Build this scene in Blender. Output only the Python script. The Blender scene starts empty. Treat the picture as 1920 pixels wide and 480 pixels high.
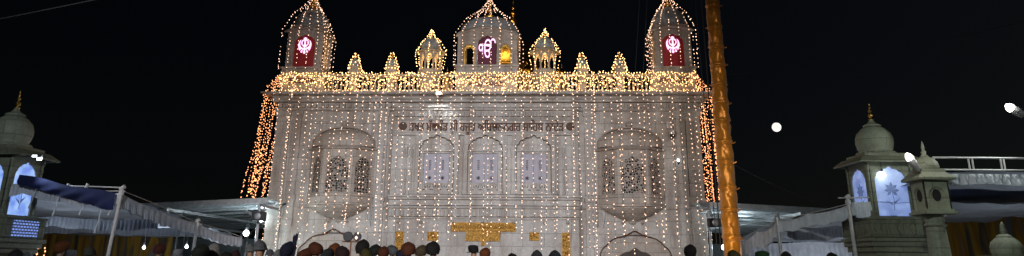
import bpy, bmesh, math, random
from mathutils import Vector, Matrix
R = math.radians
PI = math.pi
random.seed(7)
scn = bpy.context.scene
col = scn.collection

# ------------------------------------------------------------------ materials
def nmat(name):
    m = bpy.data.materials.new(name); m.use_nodes = True
    return m, m.node_tree, m.node_tree.nodes['Principled BSDF']

def mat(name, c, rough=.6, metal=0, var=.15, scale=6.0, bump=0.0, emit=None, es=0, stretch=(1, 1, 1)):
    m, nt, b = nmat(name)
    b.inputs['Roughness'].default_value = rough
    b.inputs['Metallic'].default_value = metal
    tc = nt.nodes.new('ShaderNodeTexCoord'); mp = nt.nodes.new('ShaderNodeMapping')
    mp.inputs['Scale'].default_value = stretch
    no = nt.nodes.new('ShaderNodeTexNoise'); no.inputs['Scale'].default_value = scale
    no.inputs['Detail'].default_value = 5
    nt.links.new(tc.outputs['Object'], mp.inputs['Vector']); nt.links.new(mp.outputs[0], no.inputs['Vector'])
    rp = nt.nodes.new('ShaderNodeValToRGB')
    rp.color_ramp.elements[0].position = .3; rp.color_ramp.elements[1].position = .7
    rp.color_ramp.elements[0].color = (*[x * (1 - var) for x in c], 1)
    rp.color_ramp.elements[1].color = (*[min(1, x * (1 + var)) for x in c], 1)
    nt.links.new(no.outputs['Fac'], rp.inputs['Fac']); nt.links.new(rp.outputs[0], b.inputs['Base Color'])
    if bump:
        bp = nt.nodes.new('ShaderNodeBump'); bp.inputs['Strength'].default_value = bump; bp.inputs['Distance'].default_value = .02
        nt.links.new(no.outputs['Fac'], bp.inputs['Height']); nt.links.new(bp.outputs[0], b.inputs['Normal'])
    if emit:
        b.inputs['Emission Color'].default_value = (*emit, 1); b.inputs['Emission Strength'].default_value = es
    return m

def stone(name, c, c2, bw=.95, bh=.55, joint=.012, stain=.5, xmul=1, holes=None):
    """stone cladding laid in courses, with joints, veins and weather stains"""
    m, nt, b = nmat(name); L = nt.links
    b.inputs['Roughness'].default_value = .6
    tc = nt.nodes.new('ShaderNodeTexCoord')
    sx = nt.nodes.new('ShaderNodeSeparateXYZ'); L.new(tc.outputs['Object'], sx.inputs[0])
    ad = nt.nodes.new('ShaderNodeMath'); ad.operation = 'ADD'
    L.new(sx.outputs['X'], ad.inputs[0]); L.new(sx.outputs['Y'], ad.inputs[1])
    cb = nt.nodes.new('ShaderNodeCombineXYZ'); L.new(ad.outputs[0], cb.inputs['X']); L.new(sx.outputs['Z'], cb.inputs['Y'])
    br = nt.nodes.new('ShaderNodeTexBrick'); L.new(cb.outputs[0], br.inputs['Vector'])
    br.inputs['Scale'].default_value = 1; br.inputs['Brick Width'].default_value = bw; br.inputs['Row Height'].default_value = bh
    br.inputs['Mortar Size'].default_value = joint; br.inputs['Mortar Smooth'].default_value = .3
    br.inputs['Color1'].default_value = (*c, 1); br.inputs['Color2'].default_value = (*[x * .78 for x in c], 1)
    br.inputs['Mortar'].default_value = (*[x * .5 for x in c], 1); br.inputs['Bias'].default_value = -.2
    n1 = nt.nodes.new('ShaderNodeTexNoise'); n1.inputs['Scale'].default_value = 1.1; n1.inputs['Detail'].default_value = 8
    mp = nt.nodes.new('ShaderNodeMapping'); mp.inputs['Scale'].default_value = (1.8, 1.8, .42)
    L.new(tc.outputs['Object'], mp.inputs[0]); L.new(mp.outputs[0], n1.inputs['Vector'])
    r1 = nt.nodes.new('ShaderNodeValToRGB'); r1.color_ramp.elements[0].position = .42; r1.color_ramp.elements[1].position = .68
    r1.color_ramp.elements[0].color = (0, 0, 0, 1); r1.color_ramp.elements[1].color = (1, 1, 1, 1)
    L.new(n1.outputs['Fac'], r1.inputs[0])
    mul = nt.nodes.new('ShaderNodeMath'); mul.operation = 'MULTIPLY'; mul.inputs[1].default_value = stain
    L.new(r1.outputs[0], mul.inputs[0])
    mx = nt.nodes.new('ShaderNodeMixRGB'); mx.inputs['Color2'].default_value = (*c2, 1)
    L.new(mul.outputs[0], mx.inputs['Fac']); L.new(br.outputs['Color'], mx.inputs['Color1'])
    n2 = nt.nodes.new('ShaderNodeTexNoise'); n2.inputs['Scale'].default_value = 9; n2.inputs['Detail'].default_value = 8
    n2.inputs['Distortion'].default_value = 1.5
    L.new(tc.outputs['Object'], n2.inputs['Vector'])
    r2 = nt.nodes.new('ShaderNodeValToRGB'); r2.color_ramp.elements[0].position = .3; r2.color_ramp.elements[0].color = (.72, .72, .74, 1)
    r2.color_ramp.elements[1].position = .65; r2.color_ramp.elements[1].color = (1, 1, 1, 1)
    L.new(n2.outputs['Fac'], r2.inputs[0])
    m2 = nt.nodes.new('ShaderNodeMixRGB'); m2.blend_type = 'MULTIPLY'; m2.inputs['Fac'].default_value = 1
    L.new(mx.outputs[0], m2.inputs['Color1']); L.new(r2.outputs[0], m2.inputs['Color2'])
    L.new(m2.outputs[0], b.inputs['Base Color'])
    bp = nt.nodes.new('ShaderNodeBump'); bp.inputs['Strength'].default_value = .35; bp.inputs['Distance'].default_value = .01
    L.new(br.outputs['Fac'], bp.inputs['Height']); bp.invert = True; L.new(bp.outputs[0], b.inputs['Normal'])
    if holes:
        # pierced stone screen: rounded openings between curling stone ribs
        vo = nt.nodes.new('ShaderNodeTexVoronoi'); vo.feature = 'DISTANCE_TO_EDGE'; vo.inputs['Scale'].default_value = holes
        vo.inputs['Randomness'].default_value = .75
        L.new(tc.outputs['Object'], vo.inputs['Vector'])
        gt = nt.nodes.new('ShaderNodeMath'); gt.operation = 'GREATER_THAN'; gt.inputs[1].default_value = .12
        L.new(vo.outputs['Distance'], gt.inputs[0])
        tr = nt.nodes.new('ShaderNodeBsdfTransparent'); ms = nt.nodes.new('ShaderNodeMixShader')
        L.new(gt.outputs[0], ms.inputs[0]); L.new(b.outputs[0], ms.inputs[1]); L.new(tr.outputs[0], ms.inputs[2])
        L.new(ms.outputs[0], nt.nodes['Material Output'].inputs['Surface'])
    return m

def emis(name, c, s):
    m, nt, b = nmat(name)
    b.inputs['Base Color'].default_value = (*[min(.8, x) for x in c], 1)
    b.inputs['Emission Color'].default_value = (*c, 1); b.inputs['Emission Strength'].default_value = s
    return m

MARBLE = stone('marble', (.65, .60, .55), (.38, .31, .26), stain=.9)
MARBLE_TOP = stone('parapet_marble', (.66, .58, .47), (.45, .36, .26), bw=.8, bh=.45, stain=.35)
BROWNSTONE = stone('weathered_shaded_marble', (.57, .49, .42), (.40, .32, .255), bw=.7, bh=.4, stain=.6)  # stained marble; the oriel's brown shading is mixed into its base colour
JALI = stone('pierced_marble', (.46, .38, .32), (.33, .27, .22), bw=3, bh=3, stain=.4, holes=9)
VENT = stone('pierced_vent', (.55, .5, .46), (.4, .33, .28), bw=3, bh=3, stain=.3, holes=9)
GREENSTONE = stone('greenish_stone', (.30, .31, .22), (.17, .18, .12), bw=.6, bh=.3, stain=.6)  # dark greenish stone of the pavilion bodies
PALESTONE = stone('pale_stone', (.44, .46, .35), (.28, .29, .21), bw=.8, bh=.4, stain=.5)
DOMESTONE = mat('dome_plaster', (.33, .38, .42), .5, var=.25, scale=5)
DARK = mat('painted_dark', (.012, .011, .01), .9)  # flat black standing in for the unlit room behind the screens
GOLD = mat('gilding', (.83, .50, .12), .28, 1, .25, 14, .5)
GOLDSHEET = mat('embossed_gold_sheet', (.40, .21, .04), .55, .6, .6, 16, .6)
BRONZE = mat('bronze_letters', (.10, .030, .008), .6, 0, .3, 20)
DARKTEXT = mat('dark_red_letters', (.16, .03, .015), .5)
SHUTTER = mat('lilac_shutter', (.40, .365, .42), .45, var=.08, scale=3)
DARKBROWN = mat('dark_brown', (.13, .10, .08), .8)  # dark brown edge lines and emblem reliefs
INK = mat('ink_and_hole_shade', (.03, .025, .03), .8)  # print and medallions, and the painted shade of the grille holes
RED = mat('red_panel', (.30, .012, .018), .55, emit=(.55, .01, .02), es=.06, var=.1, scale=3)
PURPLE = mat('maroon_panel', (.10, .008, .035), .55, emit=(.25, .012, .08), es=.05, var=.1, scale=3)
LED = emis('pink_white_led', (1, .55, .95), 1.7)
BULB = emis('warm_bulb', (1, .60, .41), 3.2)
BULB2 = emis('amber_bulb', (1, .38, .15), 3.6)
BULBTOP = emis('golden_bulb', (1, .56, .21), 7.5)
WIRE = mat('dark_wire', (.04, .045, .04), .7)
METAL = mat('grey_metal', (.42, .43, .45), .45, .5, .2, 8)
DMETAL = mat('black_metal', (.03, .03, .035), .5, .3)
WHITEPOLE = mat('white_painted_steel', (.62, .60, .62), .5, 0, .2, 9)
COOL = emis('cool_lamp', (.86, .95, 1), 7)
COOLSOFT = emis('cool_tube', (.86, .96, 1), 6)
CLOTHW = mat('white_cloth', (.70, .72, .80), .85, var=.15, scale=4, bump=.2)
CLOTHG = mat('grey_tent_cloth', (.42, .45, .52), .9, var=.2, scale=1.3, bump=.3)
NAVY = mat('navy_tarpaulin', (.013, .02, .09), .85, var=.35, scale=3, bump=.5)
AMBERCLOTH = mat('yellow_cloth', (.42, .24, .03), .85, var=.35, scale=3, bump=.3)
def pleat_mat():
    m, nt, b = nmat('orange_and_white_drapes'); L = nt.links
    tc = nt.nodes.new('ShaderNodeTexCoord'); n = nt.nodes.new('ShaderNodeTexNoise'); n.inputs['Scale'].default_value = 1.1
    mp = nt.nodes.new('ShaderNodeMapping'); mp.inputs['Scale'].default_value = (1.5, 1, .22)
    L.new(tc.outputs['Object'], mp.inputs[0]); L.new(mp.outputs[0], n.inputs['Vector'])
    r = nt.nodes.new('ShaderNodeValToRGB'); r.color_ramp.interpolation = 'LINEAR'
    e = r.color_ramp.elements; e[0].position = .35; e[0].color = (.13, .14, .16, 1); e[1].position = .44; e[1].color = (.26, .12, .01, 1)
    x = e.new(.5); x.color = (.36, .20, .015, 1); x = e.new(.56); x.color = (.05, .05, .05, 1); x = e.new(.66); x.color = (.22, .12, .015, 1)
    L.new(n.outputs['Fac'], r.inputs[0]); L.new(r.outputs[0], b.inputs['Base Color']); b.inputs['Roughness'].default_value = .85
    return m
DRAPE = pleat_mat()
SATIN = mat('golden_satin', (.60, .215, .010), .34, .35, .16, 3, .15)
SATIN.node_tree.nodes['Principled BSDF'].inputs['Sheen Weight'].default_value = .4
ROOFM = mat('roofing_sheet', (.42, .47, .50), .5, .2, .25, 1.5)
PAVE = stone('paving', (.33, .31, .29), (.22, .2, .18), bw=1, bh=1, stain=.4)

# ------------------------------------------------------------------ mesh builder
def link(o, parent=None):
    col.objects.link(o)
    if parent: o.parent = parent
    return o
def empty(name, loc=(0, 0, 0), rz=0):
    o = bpy.data.objects.new(name, None); o.location = loc; o.rotation_euler.z = rz; o.empty_display_size = .3
    return link(o)
def tag(o, label=None, cat=None, group=None, kind=None):
    if label: o['label'] = label
    if cat: o['category'] = cat
    if group: o['group'] = group
    if kind: o['kind'] = kind
    return o

class MB:
    def __init__(s): s.v = []; s.f = []; s.m = []; s.cur = 0
    def add(s, vs, fs):
        n = len(s.v); s.v += [tuple(p) for p in vs]
        for f in fs: s.f.append([i + n for i in f]); s.m.append(s.cur)
    def box(s, x0, x1, y0, y1, z0, z1):
        s.add([(x0, y0, z0), (x1, y0, z0), (x1, y1, z0), (x0, y1, z0), (x0, y0, z1), (x1, y0, z1), (x1, y1, z1), (x0, y1, z1)],
              [(0, 3, 2, 1), (4, 5, 6, 7), (0, 1, 5, 4), (1, 2, 6, 5), (2, 3, 7, 6), (3, 0, 4, 7)]); return s
    def prism(s, pts, y0, y1):
        """outline in x,z extruded between two depths"""
        n = len(pts)
        s.add([(x, y0, z) for x, z in pts] + [(x, y1, z) for x, z in pts],
              [tuple(range(n)), tuple(range(2 * n - 1, n - 1, -1))] + [(i, i + n, (i + 1) % n + n, (i + 1) % n) for i in range(n)]); return s
    def slab(s, pts, z0, z1):
        n = len(pts)
        s.add([(x, y, z0) for x, y in pts] + [(x, y, z1) for x, y in pts],
              [tuple(range(n - 1, -1, -1)), tuple(range(n, 2 * n))] + [(i, (i + 1) % n, (i + 1) % n + n, i + n) for i in range(n)]); return s
    def loft(s, rings, cap=True, closed=True):
        n = len(rings[0]); vs = [p for r in rings for p in r]; fs = []
        for k in range(len(rings) - 1):
            for i in range(n if closed else n - 1):
                j = (i + 1) % n; fs.append((k * n + i, k * n + j, (k + 1) * n + j, (k + 1) * n + i))
        if cap and closed:
            fs.append(tuple(range(n - 1, -1, -1))); fs.append(tuple((len(rings) - 1) * n + i for i in range(n)))
        s.add(vs, fs); return s
    def lathe(s, prof, n=16, cx=0, cy=0, rib=0, nr=8):
        rings = []
        for r, z in prof:
            rings.append([(cx + r * (1 + rib * abs(math.sin(nr * PI * i / n))) * math.cos(2 * PI * i / n),
                           cy + r * (1 + rib * abs(math.sin(nr * PI * i / n))) * math.sin(2 * PI * i / n), z) for i in range(n)])
        return s.loft(rings)
    def tube(s, path, r, n=6):
        path = [Vector(p) for p in path]; rings = []
        for i, p in enumerate(path):
            d = (path[min(i + 1, len(path) - 1)] - path[max(i - 1, 0)]).normalized()
            a = d.cross(Vector((0, 0, 1)) if abs(d.z) < .9 else Vector((1, 0, 0))).normalized(); b = d.cross(a)
            rr = r[i] if isinstance(r, (list, tuple)) else r
            rings.append([tuple(p + rr * (math.cos(2 * PI * k / n) * a + math.sin(2 * PI * k / n) * b)) for k in range(n)])
        return s.loft(rings)
    def octa(s, p, r, h=None):
        x, y, z = p; h = h or r * 1.25
        s.add([(x + r, y, z), (x, y + r, z), (x - r, y, z), (x, y - r, z), (x, y, z + h), (x, y, z - h)],
              [(0, 1, 4), (1, 2, 4), (2, 3, 4), (3, 0, 4), (1, 0, 5), (2, 1, 5), (3, 2, 5), (0, 3, 5)])
    def build(s, name, mats, parent=None, smooth=False, loc=None, rz=0, bevel=0, nofix=False):
        me = bpy.data.meshes.new(name); me.from_pydata(s.v, [], s.f)
        if not isinstance(mats, (list, tuple)): mats = [mats]
        for m in mats: me.materials.append(m)
        me.polygons.foreach_set('material_index', s.m)
        if not nofix:
            bm = bmesh.new(); bm.from_mesh(me); bmesh.ops.recalc_face_normals(bm, faces=bm.faces); bm.to_mesh(me); bm.free()
        if smooth: me.polygons.foreach_set('use_smooth', [True] * len(me.polygons))
        me.update()
        o = bpy.data.objects.new(name, me); link(o, parent)
        if loc: o.location = loc
        o.rotation_euler.z = rz
        if bevel:
            b = o.modifiers.new('bevel', 'BEVEL'); b.width = bevel; b.segments = 2; b.limit_method = 'ANGLE'
        return o

def cusp(cx, z0, w, h, lobes=7, tip=.12, depth=.085):
    """cusped mughal arch outline from left spring to right spring"""
    pts = []; n = 42
    for i in range(n + 1):
        a = PI - PI * i / n
        r = 1 - depth * (1 - abs(math.sin(lobes * a)) ** .6)
        x = cx + w * r * math.cos(a); z = z0 + h * r * math.sin(a) * (1 - tip)
        z += h * tip * max(0, 1 - abs(math.cos(a)) * 4)
        pts.append((x, z))
    pts[0] = (cx - w, z0); pts[-1] = (cx + w, z0)
    return pts
def arch_plate(mb, x0, x1, z0, z1, ax, aw, spring, ah, y0, y1, **k):
    arc = cusp(ax, spring, aw, ah, **k)
    mb.prism([(x0, z0), (x0, z1), (x1, z1), (x1, z0), (ax + aw, z0)] + arc[::-1] + [(ax - aw, z0)], y0, y1)
def arch_fill(mb, ax, aw, z0, spring, ah, y0, y1, **k):
    mb.prism([(ax - aw, z0)] + cusp(ax, spring, aw, ah, **k) + [(ax + aw, z0)], y0, y1)
def octagon(cx, cy, r, n=8, rot=PI / 8):
    return [(cx + r * math.cos(rot + 2 * PI * i / n), cy + r * math.sin(rot + 2 * PI * i / n)) for i in range(n)]

def text_mesh(mb, s, cx, z0, y, width, height=None, depth=.03, bold=0):
    """flat lettering in the x,z plane, fitted to a width, extruded towards -y"""
    def raw(t):
        c = bpy.data.curves.new('t', 'FONT'); c.body = t; c.extrude = .5;  c.resolution_u = 3
        o = bpy.data.objects.new('t', c); col.objects.link(o); bpy.context.view_layer.update()
        dg = bpy.context.evaluated_depsgraph_get(); me = bpy.data.meshes.new_from_object(o.evaluated_get(dg))
        V = [tuple(v.co) for v in me.vertices]; F = [tuple(p.vertices) for p in me.polygons]
        bpy.data.objects.remove(o); bpy.data.meshes.remove(me); bpy.data.curves.remove(c)
        return V, F
    pre = None
    if '_' in s:                                    # place for the subscript ra below the letter before the mark
        pre = s.split('_')[0]; s = s.replace('_', '')
    V, F = raw(s)
    if not V: return
    x0 = min(v[0] for v in V); x1 = max(v[0] for v in V); k = width / (x1 - x0)
    kz = k if height is None else height / .62
    def put(V, F, ox=0, oz=0, q=1):
        mb.add([(cx - width / 2 + (v[0] * q + ox - x0) * k, y - (v[2] + .5) * depth, z0 + (v[1] * q + oz) * kz) for v in V], F)
    put(V, F)
    for j in range(1, 3 if bold else 1): put([(v[0] + bold * j / k, v[1] - bold * .3 * j / k, v[2] - .06 * j) for v in V], F)
    if pre:
        P, _ = raw(pre); ex = max(v[0] for v in P); r, rf = raw('ਰ'); put(r, rf, ex - .42, -.30, .42)

# ------------------------------------------------------------------ camera and world
CAM = Vector((0, 0, 1.6))
cd = bpy.data.cameras.new('camera'); cam = bpy.data.objects.new('camera', cd); link(cam)
cd.sensor_width = 36; cd.lens = 1390 / 1920 * 36; cd.shift_y = -(240 - 38) / 1920; cd.clip_end = 12000; cd.clip_start = .1
cam.matrix_world = Matrix.Translation(CAM) @ Matrix.Rotation(R(90 + 18), 4, 'X') @ Matrix.Rotation(R(.5), 4, 'Z')
scn.camera = cam
def at(px, py, Y):
    u = (px - 960) / 1390; v = -(py - 38) / 1390; a = R(.5); th = R(18)
    x = u * math.cos(a) - v * math.sin(a); y = u * math.sin(a) + v * math.cos(a)
    d = Vector((x, math.cos(th) - y * math.sin(th), math.sin(th) + y * math.cos(th)))
    return CAM + d * (Y / d.y)

w = bpy.data.worlds.new('World'); scn.world = w; w.use_nodes = True
nt = w.node_tree; bg = nt.nodes['Background']; sky = nt.nodes.new('ShaderNodeTexSky'); sky.sky_type = 'NISHITA'
sky.sun_disc = False; sky.sun_elevation = R(35); sky.sun_rotation = R(60)
nt.links.new(sky.outputs[0], bg.inputs['Color']); bg.inputs['Strength'].default_value = .0005
scn.view_settings.view_transform = 'Standard'; scn.view_settings.look = 'None'
scn.view_settings.exposure = 0; scn.view_settings.gamma = 1

# ------------------------------------------------------------------ setting
g = MB(); g.add([(-4000, -500, 0), (4000, -500, 0), (4000, 6000, 0), (-4000, 6000, 0)], [(0, 1, 2, 3)])
tag(g.build('ground', PAVE), kind='structure')

# ================================================================== THE TEMPLE (own axes: x along the front, y into the building)
TX, TY, TR = -1.17, 34.0, R(-2.3)
temple = empty('temple', (TX, TY, 0), TR)
tag(temple, 'large white marble temple hung with fairy lights, domed towers along its parapet', 'temple')
def TW(p):
    c, s = math.cos(TR), math.sin(TR); return (TX + p[0] * c - p[1] * s, TY + p[0] * s + p[1] * c, p[2])
HW = 9.78

m = MB(); m.box(-HW, HW, 0, 22, 0, 8.85)
wall = m.build('wall', MARBLE, temple)
# corner pilasters, string courses and panels on the wall
for s in (-1, 1):
    for x, wd in ((9.45, .32), (8.72, .14), (4.72, .2)):
        m = MB()
        m.box(s * x - wd, s * x + wd, -.10, -.002, .0, 8.2)
        m.box(s * x - wd - .05, s * x + wd + .05, -.13, -.003, .0, .9)
        m.box(s * x - wd - .05, s * x + wd + .05, -.14, -.003, 7.95, 8.2)
        m.box(s * x - wd - .04, s * x + wd + .04, -.13, -.003, 4.1, 4.3)
        m.build('pilaster', MARBLE, wall, bevel=.012)
m = MB()
for z0, z1, d in ((8.2, 8.32, .16), (8.60, 8.72, .24), (8.72, 8.86, .34)):
    m.box(-HW - d * .6, HW + d * .6, -d, -.002, z0, z1)
for s in (-1, 1):
    a, b = sorted((s * 4.24, s * 9.74))
    m.box(a, b, -.06, -.002, 3.82, 3.92); m.box(a, b, -.05, -.002, 7.62, 7.70)
cor = m.build('cornice', MARBLE, temple, bevel=.012)
m = MB()
x = -HW + .1
while x < HW - .1:
    if abs(x) > 4.3: m.box(x, x + .13, -.15, -.003, 8.34, 8.55)
    x += .27
m.build('bracket_frieze', MARBLE, cor)

# central projecting bay with three niche windows
m = MB(); m.box(-4.22, 4.22, -.30, -.004, 0, 8.30)
bay = m.build('central_bay', MARBLE, temple, bevel=.015)
m = MB()
m.box(-4.3, 4.3, -.48, -.301, 8.30, 8.42); m.box(-4.26, 4.26, -.42, -.302, 8.18, 8.295); m.box(-4.2, 4.2, -.34, -.301, 7.82, 7.87)
m.box(-4.2, 4.2, -.36, -.301, 7.74, 7.80)
x = -4.15
while x < 4.1: m.box(x, x + .11, -.40, -.302, 7.90, 8.12); x += .255
m.box(-4.05, 4.05, -.335, -.3005, 7.04, 7.735)                           # inscription band
m.box(-4.3, 4.3, -.46, -.301, 4.28, 4.38); m.box(-4.25, 4.25, -.40, -.302, 4.18, 4.27)
m.box(-4.3, 4.3, -.42, -.301, 3.92, 4.0); m.box(-4.25, 4.25, -.38, -.302, 3.80, 3.90); m.box(-4.2, 4.2, -.35, -.301, 3.36, 3.41)
for s in (-1, 1): m.box(s * 4.03 - .17, s * 4.03 + .17, -.37, -.3015, 0, 3.35)
m.build('moulding', MARBLE, bay, bevel=.01)
m = MB(); x = -4.1
k = 0
while x < 4.0:                                                            # little U shaped corbels of the lower cornice
    m.box(x, x + .035, -.37, -.302, 3.50, 3.77); m.box(x + .17, x + .205, -.37, -.302, 3.50, 3.77)
    m.box(x + .03, x + .175, -.35, -.302, 3.47, 3.53); x += .36
m.build('corbel_frieze', MARBLE, bay)
for z in (3.44, 3.915, 4.275, 7.03, 7.885, 8.30):
    m = MB(); m.box(-4.22, 4.22, -.318, -.3003, z - .012, z + .012); m.build('edge_line', DARKBROWN, bay)
for x in (-3.75, -2.75, -1.37, -.03, 1.33, 2.68, 3.7):
    m = MB(); m.lathe([(.0, 3.30), (.055, 3.26), (.06, 3.2), (.03, 3.15), (0, 3.13)], 10, x, -.40)
    m.build('stone_knob', BROWNSTONE, bay, smooth=True)
# vertical colonnettes between windows
for x in (-3.42, -1.07, 1.1, 3.42):
    for d in (-.13, .13):
        m = MB(); m.lathe([(.05, 4.40), (.05, 4.55), (.028, 4.6), (.03, 6.2), (.05, 6.25), (.06, 6.42), (.03, 6.5)], 8, x + d, -.36); m.build('colonnette', MARBLE, bay)
for s in (-1, 1):
    m = MB(); m.box(s * 3.80 - .13, s * 3.80 + .13, -.345, -.3025, 4.7, 6.9); m.build('raised_panel', MARBLE, bay, bevel=.01)
for wx in (-2.16, .03, 2.21):
    win = MB(); arch_plate(win, wx - .97, wx + .97, 4.40, 7.03, wx, .78, 6.42, .62, -.40, -.3015)
    win.box(wx - .80, wx + .80, -.46, -.401, 6.28, 6.33)
    win = win.build('window', MARBLE, temple, bevel=.008)
    f = MB(); f.tube([(wx - .78, -.402, 4.45)] + [(x, -.402, z) for x, z in cusp(wx, 6.42, .78, .62)] + [(wx + .78, -.402, 4.45)], .016, 5)
    f.build('arch_outline', DARKBROWN, win)
    f = MB(); f.box(wx - .80, wx - .58, -.375, -.303, 4.42, 6.2); f.box(wx + .58, wx + .80, -.375, -.303, 4.42, 6.2)
    f.box(wx - .80, wx + .80, -.385, -.304, 6.2, 6.275); f.box(wx - .80, wx + .80, -.39, -.304, 4.40, 4.50)
    f.build('window_frame', MARBLE, win, bevel=.006)
    for sx in (-1, 1):
        a, b = sorted((wx + sx * .012, wx + sx * .57))
        sh = MB(); sh.box(a, b, -.335, -.305, 4.90, 6.19)
        sh.box(a + .03, b - .03, -.345, -.3355, 5.32, 5.345); sh.box(a + .03, b - .03, -.345, -.3355, 6.08, 6.11)
        c = (a + b) / 2
        sh.cur = 1
        for k in range(9):
            zz = 5.48 + k * .05
            sh.box(c - .055 + (.01 if k % 2 else -.01), c + .055 - (.02 if k % 2 else 0), -.3375, -.3352, zz, zz + .024)
        for k in range(4):
            a2 = k * PI / 4; dx, dz = math.cos(a2) * .095, math.sin(a2) * .095; nx, nz = -math.sin(a2) * .013, math.cos(a2) * .013
            sh.prism([(c - dx + nx, 5.12 - dz + nz), (c - dx - nx, 5.12 - dz - nz), (c + dx - nx, 5.12 + dz - nz), (c + dx + nx, 5.12 + dz + nz)], -.3378 - k * .0005, -.3352)
        sh.build('shutter', [SHUTTER, INK], win)
    gr = MB(); gr.box(wx - .57, wx + .57, -.325, -.305, 4.505, 4.895); gr.box(wx - .57, wx + .57, -.345, -.326, 4.865, 4.895)
    gr.cur = 1  # dark drops laid on the plate stand in for shaded holes
    for k in range(3):
        c = wx - .38 + k * .38
        for a, r in ((0, .13), (.75, .14), (-.75, .14), (1.45, .15), (-1.45, .15)):
            px_, pz_ = c + r * math.sin(a), 4.60 + r * 1.2 * math.cos(a) * (1 if abs(a) < 1 else .2); q_ = .03
            dx, dz = math.sin(a), math.cos(a)
            gr.prism([(px_ - dx * .05, pz_ - dz * .06), (px_ + dz * .022, pz_ - dx * .022), (px_ + dx * .065, pz_ + dz * .07), (px_ - dz * .022, pz_ + dx * .022)], -.3275, -.3251)
        for d in (-.13, .13): gr.prism([(c + d - .02, 4.80), (c + d + .02, 4.80), (c + d, 4.85)], -.3275, -.3251)
    gr.build('lower_grille', [MARBLE, INK], win)

m = MB(); text_mesh(m, 'ਤਖਤ ਸੱਚਖੰਡ ਸ_ੀ ਹਜੂਰ ਅਿਬਚਲਨਗਰ ਸਾਿਹਬ ਨਾਂਦੇੜ', .04, 7.23, -.337, 7.05, .36, .035, bold=.014)
for s in (-1, 1):
    cx = .05 + s * 3.82
    m.prism([(cx + .19 * math.cos(a), 7.44 + .19 * math.sin(a)) for a in [2 * PI * i / 20 for i in range(20)]], -.37, -.336)
m.build('inscription', BRONZE, temple)
for s in (-1, 1):
    m = MB(); text_mesh(m, '☬', .05 + s * 3.82, 7.32, -.371, .24, None, .02); m.build('emblem_relief', DARKBROWN, temple)

# gilded plates low on the bay
m = MB(); m.box(-1.42, 1.42, -.36, -.302, 2.82, 3.2); m.box(-1.36, 1.36, -.385, -.361, 3.12, 3.16); m.box(-1.36, 1.36, -.385, -.361, 2.86, 2.9)
for i in range(26): m.lathe([(0, 2.93), (.035, 2.96), (.04, 3.02), (.02, 3.08), (0, 3.1)], 6, -1.28 + i * .1025, -.362)
m.prism([(-.72, 2.815), (.78, 2.815), (.72, 2.42), (-.78, 2.42)], -.35, -.302)
for k in range(4): m.box(-.7, .72, -.365, -.351, 2.47 + k * .09, 2.49 + k * .09)
m.box(-.09, .09, -.34, -.302, 2.22, 2.425)
m.build('gilded_banner', GOLDSHEET, temple)
def plate(x0, x1, z0, z1):
    q = MB(); q.box(x0, x1, -.33, -.302, z0, z1)
    q.box(x0, x1, -.345, -.331, z1 - .025, z1); q.box(x0, x1, -.345, -.331, z0, z0 + .025)
    for i in range(int((x1 - x0) * (z1 - z0) * 150)):
        a, b = random.uniform(x0 + .04, x1 - .04), random.uniform(z0 + .05, z1 - .05)
        q.octa((a, -.331, b), .022, .035)
    q.build('gilded_plate', GOLDSHEET, temple)
plate(-2.45, -1.96, 2.42, 2.8); plate(2.02, 2.44, 2.46, 2.8); plate(-3.84, -3.47, 1.7, 2.8); plate(3.44, 3.80, 1.0, 2.8)

# eave slab and terrace
m = MB(); m.prism([(-10.38, 8.92), (-9.9, 8.865), (9.9, 8.865), (10.38, 8.92), (10.38, 8.97), (-10.38, 8.97)], -.72, 22.5)
m.box(-10.40, 10.40, -.76, -.721, 8.885, 8.98)
m.build('eave', MARBLE, temple, bevel=.01)
for s in (-1, 1):                                                         # underside brackets along the side eave
    for k in range(14):
        m = MB(); m.prism([(s * 9.79, 8.4), (s * 9.79, 8.86), (s * 10.3, 8.86)], .2 + k * .7, .32 + k * .7)
        m.build('eave_bracket', MARBLE_TOP, temple)

# corner and central blocks of the parapet
def pblock(x0, x1, top, txt=(), name='parapet_block'):
    q = MB(); q.box(x0, x1, -.5, .1, 8.975, top); q.box(x0 - .03, x1 + .03, -.55, .12, 8.976, 9.12); q.box(x0 - .03, x1 + .03, -.54, .12, top - .08, top - .004)
    o = q.build(name, MARBLE_TOP, temple, bevel=.01)
    for s, cx, z, wd, h in txt:
        t = MB(); text_mesh(t, s, cx, z, -.502, wd, h, .02, bold=.012); t.build('lettering', DARKTEXT, o)
pblock(-9.62, -7.55, 9.93, [('ਸਿਤਨਾਮ', -8.62, 9.42, 1.25, .24)])
pblock(7.60, 9.66, 9.93, [('ਵਾਿਹਗੁਰੂ', 8.62, 9.42, 1.35, .24)])
pblock(-1.4, 1.46, 9.93, [('ਵਾਿਹਗੁਰੂ ਜੀ ਕਾ ਖਾਲਸਾ', .0, 9.60, 1.75, .14), ('ਵਾਿਹਗੁਰੂ ਜੀ ਕੀ ਫਤਿਹ', .0, 9.30, 1.6, .14)])
bal = MB(); bal.lathe([(.05, 9.12), (.05, 9.17), (.03, 9.19), (.062, 9.27), (.068, 9.34), (.035, 9.48), (.028, 9.54), (.045, 9.63), (.04, 9.70), (.05, 9.72), (.05, 9.76)], 8, 0, 0)
bmesh_data = None
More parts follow.
